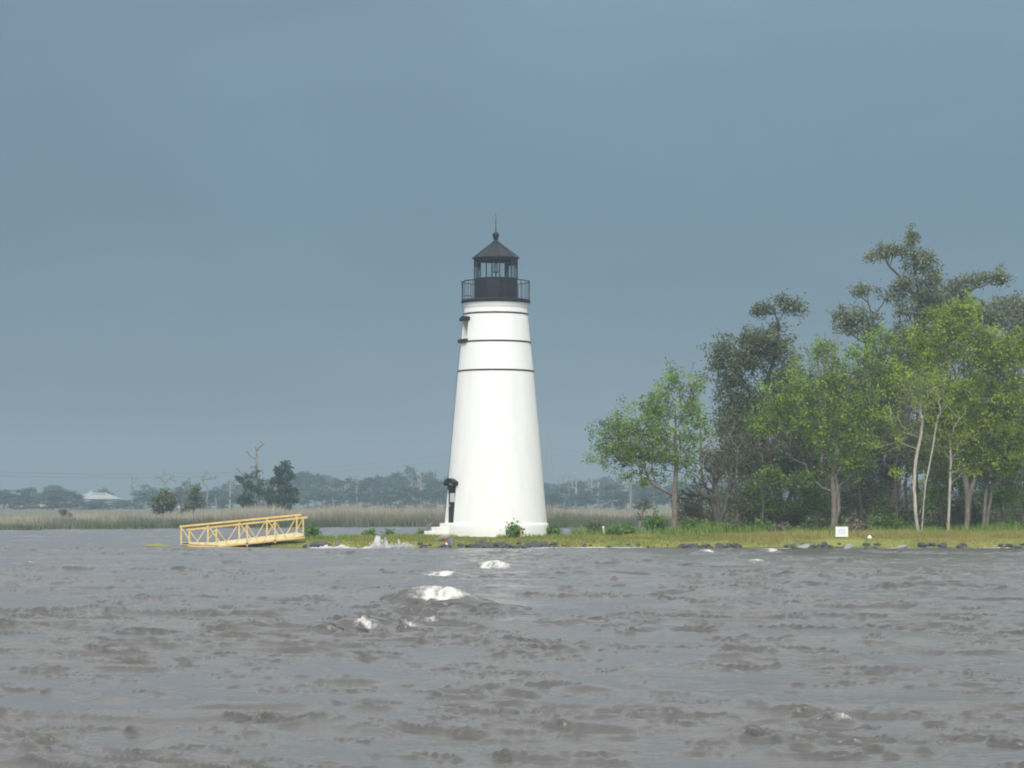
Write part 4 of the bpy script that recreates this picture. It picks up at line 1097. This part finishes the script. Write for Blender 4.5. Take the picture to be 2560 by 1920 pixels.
# lantern room, ten sided
NL = 10; PH = R(-25.4); RL = 1.10
def lv(k, r_, z): a = PH + 2 * math.pi * k / NL; return Vector((math.sin(a) * r_, -math.cos(a) * r_, z))
zd0, zd1, zg1, ze = zt(750.3), zt(698), zt(653), zt(644)
for k in range(NL):
    a0, a1 = lv(k, RL - .006, zd0), lv(k + 1, RL - .006, zd0); up = Vector((0, 0, zd1 - zd0))
    i0, i1 = lv(k, RL - .08, zd0), lv(k + 1, RL - .08, zd0)
    g_ = (a1 - a0).normalized() * .006
    MB().add([a0 + g_, a1 - g_, a1 - g_ + up, a0 + g_ + up, i0, i1, i1 + up, i0 + up], [(0, 1, 2, 3), (7, 6, 5, 4), (0, 4, 5, 1), (1, 5, 6, 2), (2, 6, 7, 3), (3, 7, 4, 0)]).build('wall_panel', M_dark, lh)
    MB().tube([lv(k, RL - .02, zd1 - .05), lv(k, RL - .02, zg1 + .03)], .03, 8).build('lantern_post', M_dark, lh)
    p0, p1 = lv(k, RL - .03, zd1 + .01), lv(k + 1, RL - .03, zd1 + .01); up = Vector((0, 0, zg1 - zd1 - .02)); g_ = (p1 - p0).normalized() * .03
    MB().add([p0 + g_, p1 - g_, p1 - g_ + up, p0 + g_ + up], [(0, 1, 2, 3)]).build('pane', M_glass, lh)
MB().lathe([(RL + .02, zd1 - .03), (RL + .02, zd1 + .025), (RL - .1, zd1 + .025)], NL, ph=PH).build('lantern_sill', M_dark, lh)
MB().lathe([(RL - .1, zg1), (RL + .005, zg1), (RL + .01, ze), (RL - .1, ze + .05)], NL, ph=PH).build('fascia', M_dark, lh)
zr = zt(607)
for k in range(NL):
    e0, e1, t0, t1 = lv(k, 1.19, ze - .02), lv(k + 1, 1.19, ze - .02), lv(k, .19, zr), lv(k + 1, .19, zr)
    d_ = Vector((0, 0, -.05))
    MB().add([e0, e1, t1, t0, e0 + d_, e1 + d_, t1 + d_, t0 + d_], [(0, 1, 2, 3), (7, 6, 5, 4), (0, 4, 5, 1), (2, 6, 7, 3)]).build('roof_panel', M_roof, lh)
    MB().tube([lv(k, 1.19, ze - .005), lv(k, .19, zr + .012)], .014, 5).build('roof_rib', M_dark, lh)
MB().lathe([(0.01, zr - .04), (.2, zr - .03), (.21, zr + .02), (.15, zr + .06), (.115, zr + .1), (.115, zt(597)), (.15, zt(596)), (.1, zt(594))], 20).build('roof_collar', M_dark, lh, True)
bz = zt(588); MB().lathe([(.17 * math.sin(math.pi * i / 12) + 1e-4, bz - .17 * math.cos(math.pi * i / 12)) for i in range(13)], 24).build('ball', M_dark, lh, True)
MB().tube([(0, 0, zt(580)), (0, 0, zt(560)), (0, 0, zt(534))], [.03, .02, .007], 6).build('lightning_rod', M_dark, lh)
# lamp
MB().tube([(0, 0, zt(699)), (0, 0, zt(681))], .035, 8).build('lamp_stand', M_dark, lh)
MB().lathe([(.0, zt(682)), (.1, zt(682)), (.17, zt(680.5)), (.17, zt(679)), (.08, zt(678)), (.0, zt(678))], 20).build('lamp_base', M_metal, lh, True)
MB().lathe([(.02, zt(678)), (.12, zt(677)), (.135, zt(670)), (.12, zt(663)), (.075, zt(659)), (.04, zt(657)), (.0, zt(656))], 20).build('lens', M_lens, lh, True)
# gallery railing
RG = 1.685; zg0, zgt = zt(750.5), zt(704.5)
MB().lathe([(RG - .018, zgt - .018), (RG + .018, zgt - .018), (RG + .018, zgt + .018), (RG - .018, zgt + .018), (RG - .018, zgt - .018)], 80).build('handrail', M_dark, lh)
for k in range(32):
    a = 2 * math.pi * (k + .3) / 32; p = adir(a) * RG; th_ = .02 if k % 4 == 0 else .011
    MB().tube([p + Vector((0, 0, zg0 - .01)), p + Vector((0, 0, zgt))], th_, 5).build('baluster', M_dark, lh)
# light flat panel and its arm on the left side of the gallery
MB().bar(P(1153, 703.5, 119.6) - Vector((LX, LY, 0)), P(1184, 698, 119.6) - Vector((LX, LY, 0)), .55, .03).build('solar_panel', M_metal, lh)
MB().tube([adir(R(-75)) * 1.2 + Vector((0, 0, zt(741))), adir(R(-80)) * 1.6 + Vector((0, 0, zt(740)))], .02, 5).build('panel_arm', M_dark, lh)
# thin dark tube drawing the dark edge line down the left flank
pts = [adir(R(-87)) * (float(r_shaft(z)) + .025) + Vector((0, 0, z)) for z in np.linspace(ZP, zt(775), 18)] + [adir(R(-87)) * 1.70 + Vector((0, 0, zt(758)))]
MB().tube(pts, .008, 5).build('edge_line', M_band, lh)
# entrance steps running out along the door's direction
st = bpy.data.objects.new('steps', None); st.parent = lh; link(st)
nd = adir(R(-74)); Ms = Matrix.Rotation(R(-74), 3, 'Z')
for k, (x0, zz_) in enumerate(((2.75, zt(1307.8)), (3.17, zt(1317)), (3.55, zt(1327)), (3.92, zt(1336.5)))):
    ln = x0 - 2.2; c = nd * (2.2 + ln / 2) + Vector((0, 0, (zz_ + .1) / 2 - k * .0))
    w = 1.15 + .02 * k
    zb = (zz_ if False else None)
    lo = [zt(1317), zt(1327), zt(1336.5), .1][k]
    bevel(MB().box(nd * (2.2 + ln / 2) + Vector((0, 0, (zz_ + lo) / 2)), (w, ln, zz_ - lo), Ms).build('step', M_step, st), .015)

# ------------------------------------------------------------------ yellow gangway
gw = thing('gangway', 'yellow painted truss gangway lying tilted on the tip of the grass island', 'gangway', (pxX(620, 114), 114.4, 0))
GO = Vector(gw.location)
DN, DF = 114.0, 115.1
def gp(x, y, D): return P(x, y, D) - GO
near_posts = [(473.6, 1325.7, 1364.5), (541, 1321, 1367), (618, 1312, 1366), (687.5, 1304, 1357), (758, 1296, 1343.5)]
far_posts = [(453, 1318, 1362.5), (520, 1313.5, 1364), (598, 1305.5, 1355), (667.5, 1298, 1347), (742, 1290, 1338)]
def truss(D, posts, rail, ends):
    MB().bar(gp(*rail[0], D), gp(*rail[1], D), .08, .085).build('handrail', M_yellow, gw)
    for x, a, b in posts: MB().bar(gp(x, a, D), gp(x, b, D), .07, .07, (0, 1, 0)).build('post', M_yellow, gw)
    def bot(x): return np.interp(x, [p[0] for p in posts], [p[2] for p in posts]) - 3
    for i, (x, a, b) in enumerate(posts):
        for s_ in (-1, 1):
            if (i == 0 and s_ < 0) or (i == 4 and s_ > 0): continue
            xf = x + s_ * (31 if 0 < i < 4 else 27)
            MB().bar(gp(x + s_ * 2, a + 3, D + .01), gp(xf, float(bot(xf)), D + .01), .042, .042, (0, 1, 0)).build('brace', M_yellow, gw)
    MB().bar(gp(ends[0], float(bot(ends[0])) + 3, D), gp(posts[1][0], posts[1][2] - .5, D), .07, .08).build('bottom_chord', M_yellow, gw)
    MB().bar(gp(posts[1][0], posts[1][2] - .5, D), gp(ends[1], float(bot(ends[1])) + 3, D), .07, .08).build('bottom_chord', M_yellow, gw)
truss(DN, near_posts, ((467, 1324.5), (769, 1293)), (470, 762))
truss(DF, far_posts, ((449, 1316.5), (753, 1286.5)), (450, 746))
# deck boards across between the trusses
nb = 40
for i in range(nb):
    t = (i + .5) / nb; xn = 474 + (758 - 474) * t; yn = float(np.interp(xn, [p[0] for p in near_posts], [p[2] for p in near_posts])) - 8.5
    xf = 453 + (742 - 453) * t; yf = float(np.interp(xf, [p[0] for p in far_posts], [p[2] for p in far_posts])) - 6.5
    MB().bar(gp(xn, yn, DN + .05), gp(xf, yf, DF - .05), .125, .035).build('plank', M_yellow_deck, gw)
for D, posts, oy in ((DN + .04, near_posts, -6.5), (DF - .04, far_posts, -4.5)):
    pts = [gp(p[0], p[2] + oy, D) for p in posts]
    for a, b in zip(pts[:-1], pts[1:]): MB().bar(a, b, .05, .1).build('stringer', M_yellow_deck, gw)
for i in (0, 2, 4):
    a, b = near_posts[i], far_posts[i]; MB().bar(gp(a[0], a[2] - 1.5, DN), gp(b[0], b[2] - 1.5, DF), .07, .06).build('cross_beam', M_yellow, gw)

# ------------------------------------------------------------------ shoreline stones
def rock_mesh(seed, mat):
    g = np.random.default_rng(seed); bm_v = []
    import bmesh
    bm = bmesh.new(); bmesh.ops.create_icosphere(bm, subdivisions=2, radius=1)
    offs = g.normal(0, 1, (5, 3)); offs /= np.linalg.norm(offs, axis=1, keepdims=True)
    for v in bm.verts:
        q = np.array(v.co); s_ = 1 + .12 * math.sin(3 * q[0] + seed) + .1 * math.sin(4 * q[1] + 2 * seed)
        for d_ in offs:
            dd = q @ d_
            if dd > .62: q = q - d_ * (dd - .62) * .9
        v.co = Vector(q * s_)
    me = bpy.data.meshes.new('rock'); bm.to_mesh(me); bm.free(); me.materials.append(mat)
    return me
RK = [rock_mesh(s_, M_rock) for s_ in range(7)]; RKP = [rock_mesh(s_ + 10, M_rock_pale) for s_ in range(3)]
g = np.random.default_rng(14)
segs = [(1150, 1405, 70, .15, .26, 'dark riprap stone at the waterline in front of the lighthouse', 'dark stones before the lighthouse'),
        (1675, 1865, 40, .12, .2, 'dark riprap stone at the waterline below the big dark oak', 'dark stones below the dark oak'),
        (1960, 2075, 22, .12, .2, 'dark riprap stone at the waterline left of the white sign', 'dark stones left of the white sign'),
        (2090, 2200, 20, .1, .17, 'dark riprap stone at the waterline below the white sign', 'dark stones below the white sign'),
        (2300, 2420, 18, .13, .22, 'dark riprap stone at the waterline below the twin pale stems', 'dark stones below the twin stems'),
        (2480, 2570, 9, .12, .2, 'dark riprap stone at the waterline by the right edge', 'dark stones by the right edge'),
        (1405, 1675, 26, .07, .12, 'small dark stone at the waterline between lighthouse and small tree', 'small stones between lighthouse and tree'),
        (1040, 1150, 12, .1, .16, 'dark stone at the waterline in front of the entrance steps', 'dark stones before the steps')]
def shore_y(X): return float(np.interp(X, _fx, _fy) + 0.64 * (fbm(np.array([X * .55 + 40]), np.array([3.3]), 3)[0] - .5))
for a, b, n, s0, s1, lab, grp in segs:
    for i in range(n):
        px = g.uniform(a, b); X = pxX(px, 113); Y = shore_y(X) + g.normal(.05, .18); s_ = g.uniform(s0, s1) * .82
        o = link(bpy.data.objects.new('rock', RK[int(g.integers(7))])); o.location = (X, Y, max(gz(X, Y), -.05) + s_ * .28)
        o.scale = (s_ * g.uniform(.9, 1.5), s_, s_ * g.uniform(.6, .95)); o.rotation_euler = (g.uniform(-.3, .3), g.uniform(-.3, .3), g.uniform(0, 6.28))
        tag(o, lab, 'rock', grp)
for px, s_, lab in ((2008, .3, 'pale grey flat rock at the waterline left of the white sign'), (2115, .24, 'pale grey rock at the waterline just below the white sign'), (2252, .24, 'pale grey rock at the waterline left of the twin stems')):
    X = pxX(px, 113); Y = shore_y(X) - .1
    o = link(bpy.data.objects.new('rock', RKP[px % 3])); o.location = (X, Y, .05); o.scale = (s_ * 1.3, s_, s_ * .55); o.rotation_euler = (0, .1, px)
    tag(o, lab, 'rock')

# ------------------------------------------------------------------ small things on the island
def ground_at(px, D): X = pxX(px, D); return Vector((X, D, gz(X, D)))
# white notice board
c = ground_at(2104.5, 115.0); sg = thing('sign', 'small blank looking white notice board on short posts in the dry grass', 'sign', c)
top, bot_ = P(2104, 1317, 115.0).z - c.z, P(2104, 1342.5, 115.0).z - c.z
bevel(MB().box((0, 0, (top + bot_) / 2), (.60, .04, top - bot_)).build('board', M_signw, sg), .01)
MB().box((.0, -.024, (top + bot_) / 2 + .03), (.36, .006, .26)).build('print', M_signg, sg)
for x_ in (-.16, .16): MB().box((x_, .045, (top - .15) / 2), (.05, .04, top)).build('post', M_post, sg)
# broken piling with reflector
c = ground_at(1127, 113.4); pile = thing('piling', 'grey broken piling at the waterline with red and white marker', 'piling', c)
zt_ = P(1127, 1344, 113.4).z - c.z
MB().tube([(0, 0, -.4), (.02, 0, zt_ * .5), (.0, 0, zt_)], [.17, .165, .15], 12).build('shaft', M_post, pile)
MB().box((-.2, -.08, zt_ * .55), (.1, .04, .09)).build('red_marker', M_red, pile)
MB().box((-.2, -.085, zt_ * .55 - .12), (.11, .04, .1)).build('white_marker', M_white, pile)
MB().box((-.2, -.04, zt_ * .42), (.035, .035, .5)).build('marker_stake', M_post, pile)
c = ground_at(1104, 114.2)
o = MB().tube([(-.28, 0, .02), (0, .02, .17), (.42, 0, .22)], [.1, .11, .09], 8).build('log', M_bark_dead); o.location = c
tag(o, 'short weathered log leaning beside the grey piling', 'log')
# black log and short stub on the left bank
c = ground_at(798, 113.2); c.z = .16
o = MB().tube([(-.45, 0, -.02), (-.2, 0, 0), (.2, .02, .02), (.42, .02, 0)], [.12, .14, .14, .12], 10).build('log', M_rock); o.location = c
tag(o, 'black waterlogged log on the bank below the gangway bush', 'log')
for px, w, lab in ((762, .1, 'small black rock left of the black log'), (822, .14, 'low black rock right of the black log')):
    X = pxX(px, 113.2); o = link(bpy.data.objects.new('rock', RK[2])); o.location = (X, 113.25, .1); o.scale = (w * 1.4, w, w * .8); tag(o, lab, 'rock')
c = ground_at(842, 113.5); o = MB().tube([(0, 0, -.3), (.01, 0, .12), (-.01, 0, .3)], [.09, .085, .07], 9).build('stub_post', M_post); o.location = c
tag(o, 'short grey stub post behind the left shore splash', 'post')
# thin stakes
for px, py, D, hgt, mat_, nm, lab in ((1302, 1346, 116.3, .4, M_orange, 'stake', 'thin orange tan stake beside the plinth bush'), (1508, 1338, 121, .5, M_white, 'white_post', 'short white post standing in weeds on the back shore'),
                                      (934, 1352, 113.6, .36, M_post, 'stake', 'thin grey stake behind the tall shore splash')):
    c = ground_at(px, D); o = MB().tube([(0, 0, -.1), (.01, 0, hgt * .6), (0, 0, hgt)], [.055 if mat_ is M_white else .03] * 3, 7).build(nm, mat_); o.location = c
    tag(o, lab, 'post')
c = ground_at(2174, 114.2); o = MB().lathe([(.001, 0), (.08, .01), (.105, .06), (.1, .12), (.05, .17), (.03, .2), (.001, .205)], 14).build('float', M_white, None, True); o.location = c
tag(o, 'small white float lying on the bank right of the sign', 'float')
tree('dead_sapling', 'small bare forked grey sapling beside the entrance steps', 'dead tree', 121, (1070, 1344), [[(1070, 1346), (1069, 1320), (1068, 1306), (1072, 1298)]],
     [(1073, 1294, 3, 3), (1062, 1304, 5, 4), (1082, 1308, 6, 4), (1060, 1298, 3, 3)], 16, None, M_bark_dead, 601, r0=.06, tip=.015, bf=.2, seg=.3)

# ------------------------------------------------------------------ far houses
def hip(mb, cx, cy, z0, z1, w, d, rw):
    v = [(cx - w/2, cy - d/2, z0), (cx + w/2, cy - d/2, z0), (cx + w/2, cy + d/2, z0), (cx - w/2, cy + d/2, z0), (cx - rw/2, cy, z1), (cx + rw/2, cy, z1)]
    mb.add(v, [(0, 1, 5, 4), (1, 2, 5), (2, 3, 4, 5), (3, 0, 4), (3, 2, 1, 0)])
    return mb
def house(label, px, D, w, eave, ridge, roofmat, wings=(), porch=False):
    X = (px - 1280) / 6000 * D; h = thing('house', label, 'house', (X, D, .3))
    MB().box((0, 0, (eave - .3) / 2), (w * .9, 9, eave - .3)).build('wall', M_hwall, h)
    hip(MB(), 0, 0, eave - .3, ridge - .3, w, 10.5, w * .35).build('roof', roofmat, h)
    n = max(3, int(w / 2.6))
    for i in range(n):
        x_ = -w * .38 + w * .76 * i / (n - 1)
        wf = MB().box((x_, -4.53, eave * .62), (1.0, .08, eave * .42)).build('window', M_hroof, h)
        MB().box((x_, -4.58, eave * .62), (.8, .04, eave * .36)).build('pane', M_hpane, wf)
    return h
h1 = house('pale roofed house with low hipped roof and roof lantern behind the left trees', 243, 850, 16.5, 3.25, 5.5, M_hroof)
MB().box((-2.2, 0, 5.35), (1.0, 1.0, 1.3)).build('chimney', M_hwall, h1)
MB().box((1.0, -1.4, 4.6), (4.0, 1.2, .9)).build('dormer', M_hroof, h1)
hip(MB(), 1.5, -6.0, 1.0, 2.15, 21, 7, 15).build('porch_roof', M_hroof, h1)
h2 = house('faint reddish roofed house half hidden by trees at far left', 88, 820, 12, 2.9, 4.9, M_hroof_red)
MB().box((-2.6, 0, 4.6), (.8, .8, 1.4)).build('chimney', M_hwall, h2)
MB().box((2.6, 0, 4.4), (.8, .8, 1.2)).build('chimney', M_hwall, h2)
h3 = house('pale low house showing between the round bush and the thin leafy tree', 458, 700, 7.5, 2.1, 3.1, M_hroof)
h4 = house('pinkish house wall glimpsed through the small green tree branches', 1562, 820, 6.0, 5.2, 6.4, M_hroof_red)

# ------------------------------------------------------------------ power line
D = 1480.; X = (1372 - 1280) / 6000 * D
py_ = thing('pylon', 'faint lattice electricity pylon in the haze right of the lighthouse', 'pylon', (X, D, .3))
H = CAM_H + (HZ - 1080) / 6000 * D
for sx in (-1, 1):
    for sy in (-1, 1): MB().bar((sx * 4.2, sy * 4.2, 0), (sx * .7, sy * .7, H - 4), .34, .34).build('leg', M_pylon, py_)
MB().bar((0, 0, H - 4.2), (0, 0, H), .3, .3).build('peak', M_pylon, py_)
lat = MB(); prev = None
for i in range(11):
    z0, z1 = (H - 4) * i / 11, (H - 4) * (i + 1) / 11; w0, w1 = 4.2 - 3.5 * i / 11, 4.2 - 3.5 * (i + 1) / 11
    for sy in (-1, 1):
        lat.bar((-w0, sy * w0, z0), (w1, sy * w1, z1), .16, .16); lat.bar((w0, sy * w0, z0), (-w1, sy * w1, z1), .16, .16)
        lat.bar((sy * w0, -w0, z0), (sy * w1, w1, z1), .16, .16); lat.bar((sy * w0, w0, z0), (sy * w1, -w1, z1), .16, .16)
lat.build('lattice', M_pylon, py_)
for zz_, hw in ((H - 6, 5.5), (H - 11, 7.2), (H - 16, 5.5)):
    m = MB(); m.bar((-hw, 0, zz_), (hw, 0, zz_), .3, .3)
    for s_ in (-1, 1): m.bar((s_ * hw, 0, zz_), (s_ * .8, 0, zz_ + 2.2), .2, .2)
    m.build('cross_arm', M_pylon, py_)
def wire(A, B, sag, label):
    pts = [A.lerp(B, t) - Vector((0, 0, 4 * sag * t * (1 - t))) for t in np.linspace(0, 1, 40)]
    o = MB().tube([p - A for p in pts], .11, 4).build('power_line', M_wire); o.location = A; tag(o, label, 'power line')
B0 = Vector(((-900 - 1280) / 6000 * 1100, 1100, 0))
wire(Vector((X - 7.2, D, H - 10.9)), B0 + Vector((0, 0, 27)), 15.5, 'faint sagging power line crossing low behind the lighthouse and dead tree')
wire(Vector((X - 5.5, D, H - 5.9)), B0 + Vector((0, 0, 30)), 17.5, 'upper faint power line from the pylon to the left edge')
wire(Vector((X + 7.2, D, H - 10.9)), Vector((560, 1300, 26)), 12, 'faint power line running right from the pylon behind the trees')

# ------------------------------------------------------------------ haze: the air itself
hz = MB().box((0, -10, 22), (3700, 3700, 47)).build('haze', None)
m = bpy.data.materials.new('haze'); m.use_nodes = True; nt = m.node_tree; nt.nodes.clear()
out = nt.nodes.new('ShaderNodeOutputMaterial'); pv = nt.nodes.new('ShaderNodeVolumePrincipled')
pv.inputs['Color'].default_value = (*HAZE_COLOR, 1); pv.inputs['Density'].default_value = HAZE_DENSITY; pv.inputs['Anisotropy'].default_value = .45
nt.links.new(pv.outputs[0], out.inputs['Volume'])
hz.data.materials.append(m)
tag(hz, kind='stuff')
